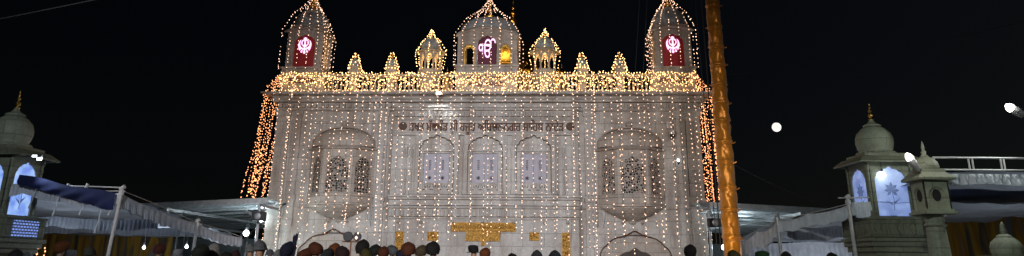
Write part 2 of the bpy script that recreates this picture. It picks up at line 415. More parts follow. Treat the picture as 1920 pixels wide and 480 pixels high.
for s in (-1, 1):
    a, b = (-7.52, -1.43) if s < 0 else (1.49, 7.57)
    q = MB(); q.box(a, b, -.46, -.04, 8.976, 9.115); q.box(a, b, -.44, -.08, 9.765, 9.87)
    sec = q.build('balustrade', MARBLE_TOP, temple, bevel=.01)
    piers = [2.72, 4.47, 6.22]
    for px in piers:
        q = MB(); q.box(s * px - .17, s * px + .17, -.47, -.03, 9.116, 9.90); q.build('pier', MARBLE_TOP, sec, bevel=.008)
    x = a + .12
    while x < b - .08:
        if all(abs(abs(x) - p) > .23 for p in piers):
            if bmesh_data is None: o = bal.build('baluster', MARBLE_TOP, sec, smooth=True); bmesh_data = o.data
            else: o = link(bpy.data.objects.new('baluster', bmesh_data), sec)
            o.location = (x, -.26, 0)
        x += .2

KAL = [(0.16, 0), (.13, .03), (.05, .05), (.045, .12), (.12, .17), (.14, .24), (.10, .31), (.04, .35), (.04, .4), (.09, .44), (.10, .49), (.06, .54), (.025, .57),
       (.05, .62), (.055, .66), (.02, .70), (.018, .8), (.03, .83), (.002, .95)]
def kalash(mb, cx, cy, z, s=1): mb.lathe([(r * s, z + h * s) for r, h in KAL], 12, cx, cy)

# mini domed pinnacles on the piers
for s in (-1, 1):
    for px in (4.47, 6.22):
        q = MB(); cx = s * px
        q.box(cx - .27, cx + .27, -.52, .02, 9.902, 9.99); q.box(cx - .22, cx + .22, -.47, -.03, 9.992, 10.22); q.box(cx - .26, cx + .26, -.51, .01, 10.222, 10.27)
        p = q.build('pinnacle', MARBLE_TOP, temple, bevel=.008)
        q = MB(); q.lathe([(.2, 10.272), (.235, 10.34), (.24, 10.42), (.2, 10.53), (.12, 10.62), (.05, 10.67)], 24, cx, -.25, .10, 8); q.build('dome', DOMESTONE, p, smooth=True)
        q = MB(); kalash(q, cx, -.25, 10.67, .34); q.build('finial', GOLD, p, smooth=True)

# small open pavilions on the parapet
for s in (-1, 1):
    cx = s * 2.72 + .02; cy = .15
    q = MB(); q.slab(octagon(cx, cy, .60), 9.98, 10.10); q.slab(octagon(cx, cy, .53), 9.30, 9.98); q.slab(octagon(cx, cy, .56), 10.102, 10.16)
    ch = q.build('small_pavilion', MARBLE_TOP, temple, bevel=.01)
    oc = octagon(cx, cy, .50)
    for i in range(8):
        q = MB(); q.lathe([(.06, 10.162), (.06, 10.22), (.04, 10.25), (.042, 10.8), (.06, 10.86), (.06, 10.92)], 8, *oc[i]); q.build('column', MARBLE_TOP, ch)
    q = MB()
    for i in range(8):                                                   # arch panels between the columns
        A, B = oc[i], oc[(i + 1) % 8]; L = math.dist(A, B); t = MB(); arch_plate(t, -L / 2 + .03, L / 2 - .03, 10.72, 11.04, 0, L / 2 - .07, 10.73, .22, -.03, .03, lobes=3)
        mx, my = (A[0] + B[0]) / 2, (A[1] + B[1]) / 2; an = math.atan2(B[1] - A[1], B[0] - A[0]); c_, s_ = math.cos(an), math.sin(an)
        q.add([(mx + x * c_ - y * s_, my + x * s_ + y * c_, z) for x, y, z in t.v], t.f)
    q.build('arch', MARBLE_TOP, ch)
    q = MB(); q.loft([[(x, y, z) for x, y in octagon(cx, cy, r)] for r, z in ((.52, 11.04), (.74, 11.02), (.75, 11.06), (.52, 11.16), (.45, 11.22))]); q.build('eave', MARBLE_TOP, ch, bevel=.008)
    q = MB(); q.lathe([(.43, 11.222), (.45, 11.32), (.44, 11.45), (.37, 11.6), (.24, 11.74), (.1, 11.82), (.07, 11.86)], 32, cx, cy, .09, 8); q.build('dome', DOMESTONE, ch, smooth=True)
    q = MB(); kalash(q, cx, cy, 11.86, .42); q.build('finial', GOLD, ch, smooth=True)

# corner towers
def tower(cx, name='tower'):
    cy = .55; h = .80
    q = MB(); q.box(cx - .98, cx + .98, -.42, cy + .98, 9.94, 10.04); q.box(cx - .93, cx + .93, -.38, cy + .93, 10.042, 10.16); q.box(cx - .99, cx + .99, -.44, cy + .99, 10.162, 10.24)
    for i in range(14): q.box(cx - .92 + i * .136, cx - .86 + i * .136, -.43, -.381, 10.05, 10.155)
    tw = q.build(name, MARBLE, temple, bevel=.01)
    q = MB()
    for ang in range(4):
        t = MB(); arch_plate(t, -h, h, 10.242, 12.10, 0, .50, 11.45, .42, -h, -h + .10, lobes=5)
        for s in (-1, 1): t.box(s * .70 - .10 , s * .70 + .10, -h - .05, -h - .001, 10.242, 12.0)
        c_, s_ = math.cos(ang * PI / 2), math.sin(ang * PI / 2)
        q.add([(cx + x * c_ - y * s_, cy + x * s_ + y * c_, z) for x, y, z in t.v], t.f)
    q.build('arcade', MARBLE, tw)
    # curved drooping cornice on each side
    q = MB(); rings = []
    def sq(r, z, bow): 
        out = []
        for k in range(4):
            for i in range(10):
                t = i / 10 * 2 - 1; x, y = r * t, -r; dz = bow * (1 - t * t)
                a = k * PI / 2; out.append((cx + x * math.cos(a) - y * math.sin(a), cy + x * math.sin(a) + y * math.cos(a), z + dz))
        return out
    q.loft([sq(.80, 11.98, .14), (sq(.98, 11.93, .18)), sq(1.0, 11.99, .18), sq(.82, 12.17, .14), sq(.78, 12.32, .06)])
    q.build('eave', MARBLE, tw)
    q = MB(); q.lathe([(.72, 12.34), (.78, 12.40), (.72, 12.44), (.76, 12.55), (.77, 12.7), (.72, 12.9), (.58, 13.12), (.38, 13.3), (.2, 13.4), (.16, 13.44)], 48, cx, cy, .09, 8)
    q.build('dome', DOMESTONE, tw, smooth=True)
    q = MB(); q.lathe([(.16, 13.44), (.30, 13.5), (.24, 13.56), (.1, 13.6)], 16, cx, cy); kalash(q, cx, cy, 13.6, 1.0); q.build('finial', GOLD, tw, smooth=True)
tower(-8.72); tower(8.74)

# central pavilion above the entrance
q = MB(); q.box(-1.46, 1.52, -.46, 2.3, 9.94, 10.02); q.box(-1.40, 1.46, -.40, 2.24, 10.022, 10.22); q.box(-1.48, 1.54, -.48, 2.3, 10.222, 10.32)
for i in range(22): q.box(-1.38 + i * .132, -1.32 + i * .132, -.45, -.401, 10.05, 10.2)
cp = q.build('central_pavilion', MARBLE, temple, bevel=.01)
q = MB(); X0 = .03
arch_plate(q, X0 - .52, X0 + .52, 10.322, 11.75, X0, .45, 11.35, .40, -.34, -.22, lobes=5)
for s in (-1, 1):
    arch_plate(q, *sorted((X0 + s * .524, X0 + s * 1.24)), 10.322, 11.75, X0 + s * .86, .26, 11.1, .28, -.32, -.2, lobes=5)
    q.box(*sorted((X0 + s * 1.244, X0 + s * 1.40)), -.34, -.14, 10.322, 11.75)
    q.box(*sorted((X0 + s * 1.22, X0 + s * 1.40)), 2.0, 2.2, 10.322, 11.75)
    t = MB()
    for k in (0, 1): arch_plate(t, -.07 + k * 1.05, .97 + k * 1.05, 10.322, 11.74, .45 + k * 1.05, .36, 11.1, .3, 0, .1, lobes=5)
    q.add([(X0 + s * 1.36 - (y if s > 0 else -y), x - .06, z) for x, y, z in t.v], t.f)
q.prism([(X0 - 1.36, 11.752)] + [(X0 + u * 1.36, 11.76 + .34 * (1 - u * u)) for u in [i / 12 - 1 for i in range(25)]] + [(X0 + 1.36, 11.752)], -.33, -.20)
q.build('arcade', MARBLE, cp)
for s in (-1, 1):                                                         # gilded trim in the side arches
    q = MB(); arch_plate(q, *sorted((X0 + s * .585, X0 + s * 1.135)), 10.324, 11.62, X0 + s * .86, .20, 11.0, .24, -.19, -.17, lobes=5); q.build('gilded_trim', GOLD, cp)
q = MB()
def rr(r, d, z, bow):
    out = []
    for (ax, ay), (bx, by) in (((-r, -d), (r, -d)), ((r, -d), (r, d)), ((r, d), (-r, d)), ((-r, d), (-r, -d))):
        for i in range(14):
            t = i / 14; u = 2 * t - 1; out.append((X0 + ax + (bx - ax) * t, .9 + ay + (by - ay) * t, z + bow * (1 - u * u)))
    return out
q.loft([rr(1.38, 1.2, 11.73, .36), rr(1.48, 1.30, 11.68, .42), rr(1.50, 1.32, 11.75, .42), rr(1.40, 1.22, 11.92, .32), rr(1.34, 1.16, 12.0, .26)])
q.build('eave', MARBLE, cp)
q = MB(); q.loft([[(X0 + 1.28 * r * (1 + .04 * abs(math.sin(6 * a))) * math.cos(a), .9 + 1.08 * r * math.sin(a), z) for a in [2 * PI * i / 48 for i in range(48)]]
        for r, z in ((1.03, 12.0), (1.08, 12.2), (1.06, 12.42), (.98, 12.62), (.83, 12.78), (.62, 12.90), (.36, 12.97), (.12, 13.0))])
q.build('dome', DOMESTONE, cp, smooth=True)
q = MB(); q.lathe([(.16, 12.98), (.34, 13.04), (.28, 13.1), (.1, 13.16)], 16, X0, .9); kalash(q, X0, .9, 13.14, 1.15); q.build('finial', GOLD, cp, smooth=True)

# gilded domes of the inner sanctum behind the parapet
def gdome(cx, cy, z, s):
    q = MB(); q.lathe([(r * s, z + h * s) for r, h in ((.5, -1.6), (.5, -.1), (.62, -.08), (.62, 0), (.42, .02), (.5, .12), (.56, .3), (.52, .5), (.36, .7), (.18, .84), (.08, .9))], 32, cx, cy, .05, 8)
    o = q.build('gilded_dome', GOLD, temple, smooth=True)
    q = MB(); kalash(q, cx, cy, z + .88 * s, .62 * s); q.build('finial', GOLD, o, smooth=True)
gdome(1.85, 4, 10.9, .62); gdome(2.35, 3.6, 10.7, .5); gdome(3.62, 3, 10.55, .5); gdome(-1.62, 3.2, 10.3, .42); gdome(-2.25, 3, 10.5, .4); gdome(3.45, 2.2, 10.25, .4)
q = MB(); q.lathe([(2.6, 9.5), (2.6, 13.0), (2.75, 13.05), (2.7, 13.2), (2.4, 14.0), (1.8, 14.8), (1.0, 15.4), (.5, 15.6), (.42, 15.7)], 48, .35, 12.5, .03, 12)
sd = q.build('sanctum_dome', GOLD, temple, smooth=True)
q = MB(); kalash(q, .85, 10, 15.2, 2.3); q.build('finial', GOLD, sd, smooth=True)

# pierced oriel windows
def oriel(cx):
    d = .80; fw = .66; sw = 1.45
    P = lambda k=1, e=0: [(cx - sw * k - e, -.003), (cx - fw * k - e * .5, -d * k - e), (cx + fw * k + e * .5, -d * k - e), (cx + sw * k + e, -.003)]
    root = MB(); root.slab(P(1, .06), 4.28, 4.36); root.slab(P(1, .02), 3.98, 4.278); root.slab(P(1, .08), 3.90, 3.978)
    o = root.build('oriel_window', BROWNSTONE, temple, bevel=.01)
    pts = P(1)
    # faces: posts and arch plates with pierced screens
    fr = MB(); ja = MB(); dk = MB()
    for i in range(3):
        A, B = Vector(pts[i]), Vector(pts[i + 1]); L = (B - A).length; an = math.atan2(B.y - A.y, B.x - A.x); c_, s_ = math.cos(an), math.sin(an); mx = (A + B) / 2
        def addt(dst, t): dst.add([(mx.x + x * c_ - y * s_, mx.y + x * s_ + y * c_, z) for x, y, z in t.v], t.f)
        t = MB(); arch_plate(t, -L / 2 + .02, L / 2 - .02, 4.362, 6.34, 0, L / 2 - .17, 5.55, .5, 0, .07, lobes=5, depth=.04); addt(fr, t)
        t = MB(); t.box(-L / 2 + .17, L / 2 - .17, -.0, .07, 4.362, 4.45); 
        for s in (-1, 1): t.box(*sorted((s * (L / 2 - .13), s * (L / 2 + .01))), -.04, -.001, 4.362, 6.34)
        addt(fr, t)
        t = MB(); arch_fill(t, 0, L / 2 - .172, 4.452, 5.55, .498, .03, .045, lobes=5, depth=.04); addt(ja, t)
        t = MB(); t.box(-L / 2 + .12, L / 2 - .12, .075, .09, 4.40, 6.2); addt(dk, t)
    fr.build('oriel_frame', BROWNSTONE, o); ja.build('pierced_screen', JALI, o); dk.build('painted_dark_backing', DARK, o)  # black panels behind the screens, shade given as colour
    e = MB(); e.loft([[(x, y, z) for x, y in P(k, ee)] for k, ee, z in ((1, .0, 6.342), (1, .16, 6.36), (1, .17, 6.40), (1, .02, 6.50))])
    e.build('eave', BROWNSTONE, o, bevel=.006)
    dm = MB(); rings = []
    for t in [i / 10 for i in range(11)]:
        r = max(.02, math.sqrt(max(0, 1 - t ** 2.2))); z = 6.502 + .22 * min(1, t * 8) + .60 * t ** 1.15
        rings.append([(cx + (1.47 * r) * math.cos(PI + PI * i / 24), -.004 + (.86 * r) * math.sin(PI + PI * i / 24), z) for i in range(25)])
    dm.loft(rings); dm.build('half_dome', BROWNSTONE, o, smooth=False)
    rim = MB(); 
    rim.tube([(cx + 1.42 * math.cos(a), -.10 - .1 * math.sin(a), 6.72 + .70 * math.sin(a)) for a in [PI * i / 24 for i in range(25)]], .035, 6)
    rim.build('dome_rim', BROWNSTONE, o, smooth=True)
    fi = MB(); fi.lathe([(.05, 7.42), (.05, 7.46), (.14, 7.52), (.15, 7.60), (.10, 7.68), (.02, 7.72)], 12, cx, -.12); fi.build('finial', BROWNSTONE, o, smooth=True)
    lo = MB(); lo.loft([[(cx + 1.46 * r * math.cos(PI + PI * i / 24), -.005 + .86 * r * math.sin(PI + PI * i / 24), z) for i in range(25)] for r, z in
                        ((.97, 3.898), (.90, 3.82), (.78, 3.70), (.64, 3.60), (.50, 3.50), (.38, 3.41), (.2, 3.34), (.10, 3.27), (.12, 3.23), (.04, 3.17))])
    lo.build('bracket_base', BROWNSTONE, o, smooth=True)
    kn = MB()
    for s in (-1, 1): kn.lathe([(0, 3.34), (.06, 3.3), (.07, 3.24), (.03, 3.18), (0, 3.16)], 10, cx + s * .42, -.12)
    kn.build('stone_knob', BROWNSTONE, o, smooth=True)
oriel(-6.52); oriel(6.55)

# arched side doorways
for cx in (-6.66, 6.62):
    q = MB(); arch_plate(q, cx - 1.95, cx + 1.95, 0, 3.0, cx, 1.55, 1.7, 1.18, -.09, -.002, lobes=5, depth=.05)
    d = q.build('doorway', MARBLE, temple)
    q = MB(); arch_plate(q, cx - 1.5, cx + 1.5, 0, 2.6, cx, .95, 1.35, .85, -.05, -.003, lobes=5, depth=.05)
    q.build('inner_arch', BROWNSTONE, d)
    q = MB(); q.tube([(x, -.11, z) for x, z in cusp(cx, 1.7, 1.57, 1.20, lobes=5, depth=.05)], .022, 5)
    q.tube([(cx - .5, -.1, 2.72), (cx + .5, -.1, 2.72)], .015, 4); q.build('arch_edge', BRONZE, d)
    q = MB(); q.box(cx - .94, cx + .94, -.03, -.004, 0, 2.3); q.build('door', mat('dark_wood', (.06, .04, .03), .6), d)

# drain pipes and cables fixed on the front
for x, z1 in ((-5.05, 4.3), (5.02, 4.3)):
    m = MB()
    m.tube([(x, -.06, 0), (x, -.06, z1 - .1), (x + .07, -.06, z1)], .03, 6)
    m.tube([(x + .16, -.03, 0), (x + .18, -.03, 2.5), (x + .45, -.03, 4.2), (x + .4, -.12, 6.2)], .01, 4)
    m.build('drain_pipe', METAL, temple)
m = MB(); m.tube([(9.1, -.14, 4.4), (9.1, -.14, 7.8), (8.4, -.14, 7.85)], .012, 4); m.build('cable', WIRE, temple)

# ------------------------------------------------------------------ emblem light panels
def sign(cx, y, zb, w_, spring, ah, glyph, gw, gz, mt, label):
    o = empty('illuminated_sign', TW((cx, y, zb)), TR)
    tag(o, label, 'light sign')
    q = MB(); arch_fill(q, 0, w_, 0, spring, ah, -.03, .03, lobes=5); q.build('backing_panel', mt, o)
    q = MB(); text_mesh(q, glyph, 0, gz, -.032, gw, .66 if glyph == 'ੴ' else None, .025); q.build('emblem', LED, o)
sign(-8.72, -.20, 10.30, .56, 1.22, .44, '☬', .62, .62, RED, 'red arched panel with glowing khanda emblem in the left corner tower')
sign(8.74, -.20, 10.30, .56, 1.22, .44, '☬', .62, .62, RED, 'red arched panel with glowing khanda emblem in the right corner tower')
sign(.03, -.36, 10.36, .43, 1.02, .38, 'ੴ', .80, .30, PURPLE, 'maroon arched panel with glowing Ik Onkar symbol in the central pavilion')

# ------------------------------------------------------------------ strings of lights
nb = 0
_bd = {}
def bulb_data(mt):
    if mt.name not in _bd:
        q = MB(); q.octa((0, 0, 0), 1.0, 1.35); ob = q.build('bulb', mt); _bd[mt.name] = ob.data; bpy.data.objects.remove(ob)
    return _bd[mt.name]
def light_string(path, spacing, rb, mt, label, group, jit=.015, slip=.0):
    """path in temple axes; a wire with a mesh of bulbs"""
    global nb
    p0 = Vector(path[0]); P = [Vector(p) - p0 for p in path]
    o = MB(); o.tube(P, .0045, 3)
    o = o.build('fairy_light_string', WIRE, None, loc=TW(path[0]), rz=TR, nofix=True)
    tag(o, label, 'fairy lights', group)
    acc = random.uniform(.3, 1) * spacing; cnt = 0
    def bulb(q, k):
        nonlocal cnt
        c = bpy.data.objects.new('bulb', bulb_data(mt)); col.objects.link(c); c.parent = o; c.location = q; c.scale = (rb * k,) * 3; cnt += 1
    for i in range(len(P) - 1):
        d = P[i + 1] - P[i]; L = d.length; t = acc
        while t < L:
            q = P[i] + d * (t / L) + Vector((random.uniform(-1, 1) * jit, random.uniform(-1, 0) * .02, random.uniform(-1, 1) * jit))
            bulb(q, random.choice((.7, .9, 1.0, 1.2))); nb += 1
            if random.random() < .12: bulb(q + Vector((random.uniform(-.05, .05), -.01, random.uniform(.03, .07))), .9); nb += 1
            if cnt > 105: print('many', label)
            t += spacing * random.uniform(.62, 1.38) if random.random() > .03 else spacing * 2.6
        acc = t - L
    return o

N = 68
for i in range(N):
    x = -9.68 + 19.36 * i / (N - 1) + random.uniform(-.11, .11)
    zb = random.choice((2.1, 2.4, 2.7, 2.9, 1.6)) + random.uniform(-.2, .2)
    heavy = i in (3, 13, 17, 47, 51)
    yb = -.80; xd = x + random.uniform(-.16, .16)
    if abs(abs(x) - 6.53) < .9: yb = -.90
    P = [(x, -.575, 9.85), (x, -.575, 9.1), (x, -.80, 9.0), (x, -.79, 8.8)]
    z = 8.8; cx = x
    while z > zb:
        z = max(zb, z - 1.1); cx += (xd - x) / 6 + random.uniform(-.025, .025)
        P.append((cx, yb + random.uniform(-.02, .02), z))
    light_string(P, .15 if heavy else .245, .0215 if heavy else .0195, BULB, 'string of fairy lights hanging straight down the front of the temple', 'fairy lights hanging down the temple front', jit=.022 if heavy else .013)

# garlands swagged over the balustrade
K = 22
for i in range(K):
    a = -9.66 + 19.32 * i / K; b = a + 19.32 / K
    P = []; n = 16
    for r in range(2):
        for k in range(n + 1):
            t = k / n if r % 2 == 0 else 1 - k / n
            z = (9.82 if k % 2 == 0 else random.uniform(9.0, 9.35)) - .0 + random.uniform(-.06, .06) + (0 if r else .03)
            P.append((a + (b - a) * t + random.uniform(-.03, .03), -.60 - .015 * r, z))
    light_string(P, .43, .019, BULBTOP, 'zigzag garland of golden fairy lights draped over the marble parapet', 'light garlands on the parapet', jit=.04)
for k0, where in ((0, 'left corner block'), (30, 'left balustrade'), (60, 'right balustrade'), (90, 'right corner block')):
    P = [(-9.66 + .161 * k, -.585, 9.88 + .03 * math.sin(k * 1.9)) for k in range(k0, k0 + 31)]
    light_string(P, .135, .019, BULBTOP, 'row of golden fairy lights along the parapet top rail, ' + where, None, jit=.02)
    P = [(-9.66 + .161 * k, -.66, 9.03 + .03 * math.sin(k * 1.3)) for k in range(k0, k0 + 31)]
    light_string(P, .15, .019, BULBTOP, 'row of golden fairy lights along the parapet foot, ' + where, None, jit=.02)

# fans from the tower tops
def fan(ax, ay, az, targets, sp, label, group, rb=.020, mt=BULB, mid=(.7, .5)):
    for tx, ty, tz, bx, by, bz in targets:
        P = [(ax, ay, az), (ax + (tx - ax) * mid[0] * .35, ay + (ty - ay) * mid[0] * .35, az + (tz - az) * mid[1] * .62), (ax + (tx - ax) * mid[0], ay + (ty - ay) * mid[0], az + (tz - az) * mid[1] * 1.25), (tx, ty, tz), (bx, by, bz)]
        light_string(P, sp, rb, mt, label, group, jit=.015)
for cx, nm, far in ((-8.72, 'left', -1), (8.74, 'right', 1)):
    T = []
    for dx in (-1.03, -.62, -.2, .25, .7, 1.03):
        T.append((cx + dx, -.62, 12.0 + (.1 if abs(dx) < 1 else 0), cx + dx * 1.0, -.60, 10.05))
    ix = cx - far * 1.06
    for yy in (-.3, .2, .7, 1.2): T.append((ix, yy, 11.95, ix + far * .05, yy, 10.0))
    T.append((cx + far * 1.14, .6, 11.95, cx + far * 1.12, .6, 10.0))
    fan(cx, .5, 14.35, T, .19, 'fairy light string fanning down from the tip of the %s corner tower' % nm, 'light strings on the %s tower' % nm)
T = []
for dx in (-1.54, -1.15, -.62, -.2, .2, .62, 1.15, 1.54):
    zz = 11.75 + .42 * (1 - (dx / 1.62) ** 2) if abs(dx) < 1.6 else 11.72
    T.append((X0 + dx, -.60, zz, X0 + dx, -.62, 10.0))
for s in (-1, 1): T.append((X0 + s * 1.66, .9, 11.75, X0 + s * 1.66, .9, 10.2))
fan(X0, .9, 14.1, T, .19, 'fairy light string fanning down from the finial of the central pavilion', 'light strings on the central pavilion')
for s, nm in ((-1, 'left'), (1, 'right')):
    cx = s * 2.72 + .02; T = []
    for k in range(8):
        a = 2 * PI * k / 8; T.append((cx + .76 * math.cos(a), .15 + .76 * math.sin(a), 11.06, cx + .6 * math.cos(a), .15 + .6 * math.sin(a), 10.15))
    fan(cx, .15, 12.24, T, .15, 'short fairy light string on the small %s octagonal pavilion' % nm, 'light strings on the small %s pavilion' % nm, mt=BULBTOP)
for s in (-1, 1):
    for px in (4.47, 6.22):
        P = []
        for k in range(90):
            t = k / 89; r = .04 + .33 * t ** .7; a = t * 13 * PI; P.append((s * px + r * math.cos(a), -.25 + r * math.sin(a), 10.98 - .95 * t))
        light_string(P, .19, .021, BULBTOP, 'fairy lights wound round the %s pinnacle %s' % (('outer' if px > 5 else 'inner'), ('left of the central pavilion' if s < 0 else 'right of the central pavilion')), None, jit=.01)

# curtains of lights off the side eaves
for s, nm in ((-1, 'left'), (1, 'right')):
    for k in range(15):
        y = -.65 + k * .26; sp = random.uniform(0, .85) if s < 0 else random.uniform(0, .32)
        xt = 10.28 + .12 * random.random()
        zb = 4.15 + random.uniform(-.1, .25)
        P = [(s * 9.66, y * .25 - .4, 9.85), (s * (xt - .05), y, 9.0), (s * xt, y, 8.9)]
        for j in range(1, 7):
            t = j / 6; wob = .10 * math.sin(k + j * 1.1)
            P.append((s * (xt + sp * t * .8 + wob * t * (1 if s < 0 else .5)), y + .05 * math.sin(j + k), 8.9 + (zb - 8.9) * t))
        light_string(P, .15, .022, BULB2, 'dense amber light string hanging free from the %s side eave' % nm, 'curtain of lights off the %s eave' % nm, jit=.03)
P = []
for k in range(90):
    t = k / 89; P.append((-10.42 - .30 * t + .10 * math.sin(t * 40) * (.3 + t), .25 + .08 * math.cos(t * 40), 6.6 - 2.35 * t))
light_string(P, .09, .026, BULB2, 'thick twisted bunch of amber lights in the left curtain', None, jit=.03)
print('bulbs', nb)

for px, lb in ((54, 'left'), (72, 'middle'), (86, 'right')):
    a, b = at(px, 458 - (px == 72) * 2, 24), at(px - 5, 500, 24)
    ti = Matrix.Translation((TX, TY, 0)) @ Matrix.Rotation(TR, 4, 'Z'); ti = ti.inverted()
    light_string([tuple(ti @ a), tuple(ti @ a.lerp(b, .5)), tuple(ti @ b)], .13, .028, BULB2, 'short amber light strand under the left tent, %s one of three' % lb, None)

# ------------------------------------------------------------------ lamps fixed on the temple
o = empty('floodlight', TW((-2.12, -.80, 8.80)), TR); tag(o, 'small bright white floodlight under the parapet left of the central pavilion', 'floodlight')
q = MB(); q.box(-.14, .14, -.06, .05, -.02, .14); q.box(-.02, .02, 0, .08, .14, .2); q.build('housing', DMETAL, o, bevel=.01)
q = MB(); q.box(-.11, .11, -.075, -.061, 0.0, .12); q.build('lens', COOL, o)
o = empty('security_camera', TW((8.45, -.12, 7.05)), TR); tag(o, 'black dome security camera on a bracket high on the right wall', 'security camera')
q = MB(); q.tube([(-.12, 0, .55), (-.12, -.25, .5), (0, -.3, .35), (0, -.3, .22)], .02, 6); q.box(-.19, -.05, -.02, .01, .35, .65); q.build('bracket', WHITEPOLE, o)
q = MB(); q.lathe([(.02, .24), (.13, .22), (.14, .05), (.13, .02)], 16, 0, -.3); q.build('housing', WHITEPOLE, o, smooth=True)
q = MB(); q.lathe([(.125, .02), (.12, -.06), (.08, -.12), (.0, -.15)], 16, 0, -.3); q.build('dome_lens', DMETAL, o, smooth=True)
for x, z, lb in ((8.66, 5.85, 'small white wall lamp shining right of the right oriel window'), (-5.95, 5.15, 'small white lamp behind the left oriel window screen')):
    o = empty('wall_lamp', TW((x, -.32 if x > 0 else -.52, z)), TR); tag(o, lb, 'wall lamp')
    q = MB(); q.lathe([(.03, -.08), (.05, -.02), (.05, .02)], 10); q.build('socket', DMETAL, o)
    q = MB(); q.lathe([(.02, .02), (.055, .06), (.06, .10), (.03, .15), (0, .16)], 12); q.build('bulb', COOLSOFT, o, smooth=True)
def lampspot(name, loc, target, energy, size, color, rad=.25, blend=.6):
    l = bpy.data.lights.new(name, 'SPOT'); l.energy = energy; l.spot_size = R(size); l.spot_blend = blend; l.color = color; l.shadow_soft_size = rad
    o = bpy.data.objects.new(name, l); o.location = loc; link(o)
    o.rotation_euler = (Vector(target) - Vector(loc)).to_track_quat('-Z', 'Y').to_euler(); return o
def lamppt(name, loc, energy, color, rad=.1):
    l = bpy.data.lights.new(name, 'POINT'); l.energy = energy; l.color = color; l.shadow_soft_size = rad
    o = bpy.data.objects.new(name, l); o.location = loc; link(o); return o
lampspot('eave_floodlight_beam', TW((-2.12, -.95, 8.82)), TW((-2.2, -.2, 5)), 70, 110, (.85, .95, 1), .06)
for lx, ly, lz, e in ((2.74, .15, 10.7, 14), (-2.70, .15, 10.7, 14), (-8.72, .6, 10.9, 20), (8.74, .6, 10.9, 20), (.03, .9, 10.9, 20), (2.6, 2.2, 9.9, 60), (-2.4, 2.2, 9.9, 50), (.6, 4.5, 11.5, 40), (.2, 8.6, 16.2, 60)):
    lamppt('warm_glow_fill', TW((lx, ly, lz)), e, (1, .62, .25), .12)  # glow for pavilion interiors, and unseen fills added behind for gilded domes
# unseen courtyard floodlights behind the crowd, then fills added without masts
lampspot('unseen_courtyard_flood', (-9, -8, 9), TW((0, 0, 4.4)), 14200, 35, (1, .905, .83), .6)
lampspot('unseen_courtyard_flood', (6, -8, 9), TW((0, 0, 4.4)), 10200, 35, (1, .91, .85), .6)
lampspot('unseen_courtyard_flood', (-9, 13, 12), TW((-1, 0, 1.2)), 4800, 52, (.72, .84, 1), .3, 1)  # added cool fill for the lower front, hung above the crowd
lampspot('unseen_courtyard_flood', (6.5, 13, 12), TW((0, 0, 1.2)), 4800, 52, (.72, .84, 1), .3, 1)  # matching cool fill, added on the right
lampspot('unseen_courtyard_flood', (-5, 0, 8), (-12.5, 21, 3.4), 3200, 34, (.82, .92, 1), .4)  # added fill that brightens the left tent and pavilion
lampspot('unseen_courtyard_flood', (0, 3, 9), (12, 22, 3.2), 2900, 34, (.88, 1, .93), .4)  # added fill towards the right pavilion and valances

# ------------------------------------------------------------------ golden wrapped pole
px_, py_ = 7.74, 27.0
pole = empty('flagpole', (px_, py_, 0)); tag(pole, 'tall flagpole wrapped in shiny orange gold satin beside the temple', 'flagpole')
q = MB(); q.lathe([(.24, 0), (.24, 1), (.17, 16)], 16); q.build('pole', METAL, pole, smooth=True)
ties = []; z = .9
while z < 15.6: ties.append(z); z += random.uniform(.62, 1.02)
rings = []; nz = 760; n = 64
ph = [random.uniform(0, 6) for _ in ties] + [0]
for k in range(nz):
    z = .6 + k / (nz - 1) * 15.2
    i = max([j for j, t in enumerate(ties) if t <= z], default=0)
    t0 = ties[i]; t1 = ties[i + 1] if i + 1 < len(ties) else 16
    u = min(1, max(0, (z - t0) / (t1 - t0)))
    base = .31 - .0075 * z * .8
    pinch = -.022 * (math.exp(-(u / .06) ** 2) + math.exp(-((1 - u) / .06) ** 2)) + .03 * math.exp(-((u - .10) / .07) ** 2)
    ring = []
    for a_ in range(n):
        a = 2 * PI * a_ / n
        f = .020 * math.sin(3 * a + 6 * z + ph[i]) * math.sin(PI * u) + .014 * abs(math.sin(3 * a - 5 * z + ph[i] * 2)) + .006 * math.sin(7 * a + 9 * z + ph[i] * 3)
        f += .009 * max(0, math.sin(3 * a + 13 * z + ph[i] * 1.7)) ** 3
        r = base + pinch + f * .9
        ring.append((r * math.cos(a), r * math.sin(a), z))
    rings.append(ring)
q = MB(); q.loft(rings); q.build('satin_wrap', SATIN, pole, smooth=True)
for j, t in enumerate(ties):
    q = MB(); r = .31 - .006 * t
    q.tube([((r - .005) * math.cos(a), (r - .005) * math.sin(a), t + .02 * math.sin(a + j)) for a in [2 * PI * i / 24 for i in range(25)]], .012, 5)
    a = random.choice((-.3, -.1, -.6, -2.9)) ; c_, s_ = math.cos(a), math.sin(a)
    q.tube([(r * c_, r * s_, t), ((r + .07) * c_, (r + .07) * s_, t + .02), ((r + .13) * c_, (r + .13) * s_, t + .05)], [.03, .02, .03], 5)
    q.build('tie', SATIN, pole)
q = MB(); q.slab(octagon(0, 0, 1.1), 0, .35); q.slab(octagon(0, 0, .8), .352, .65); q.build('plinth', PALESTONE, pole, bevel=.02)
lampspot('flagpole_uplight', (6.6, 24.2, .5), (7.74, 27, 3.6), 260, 44, (1, .80, .5), .1)

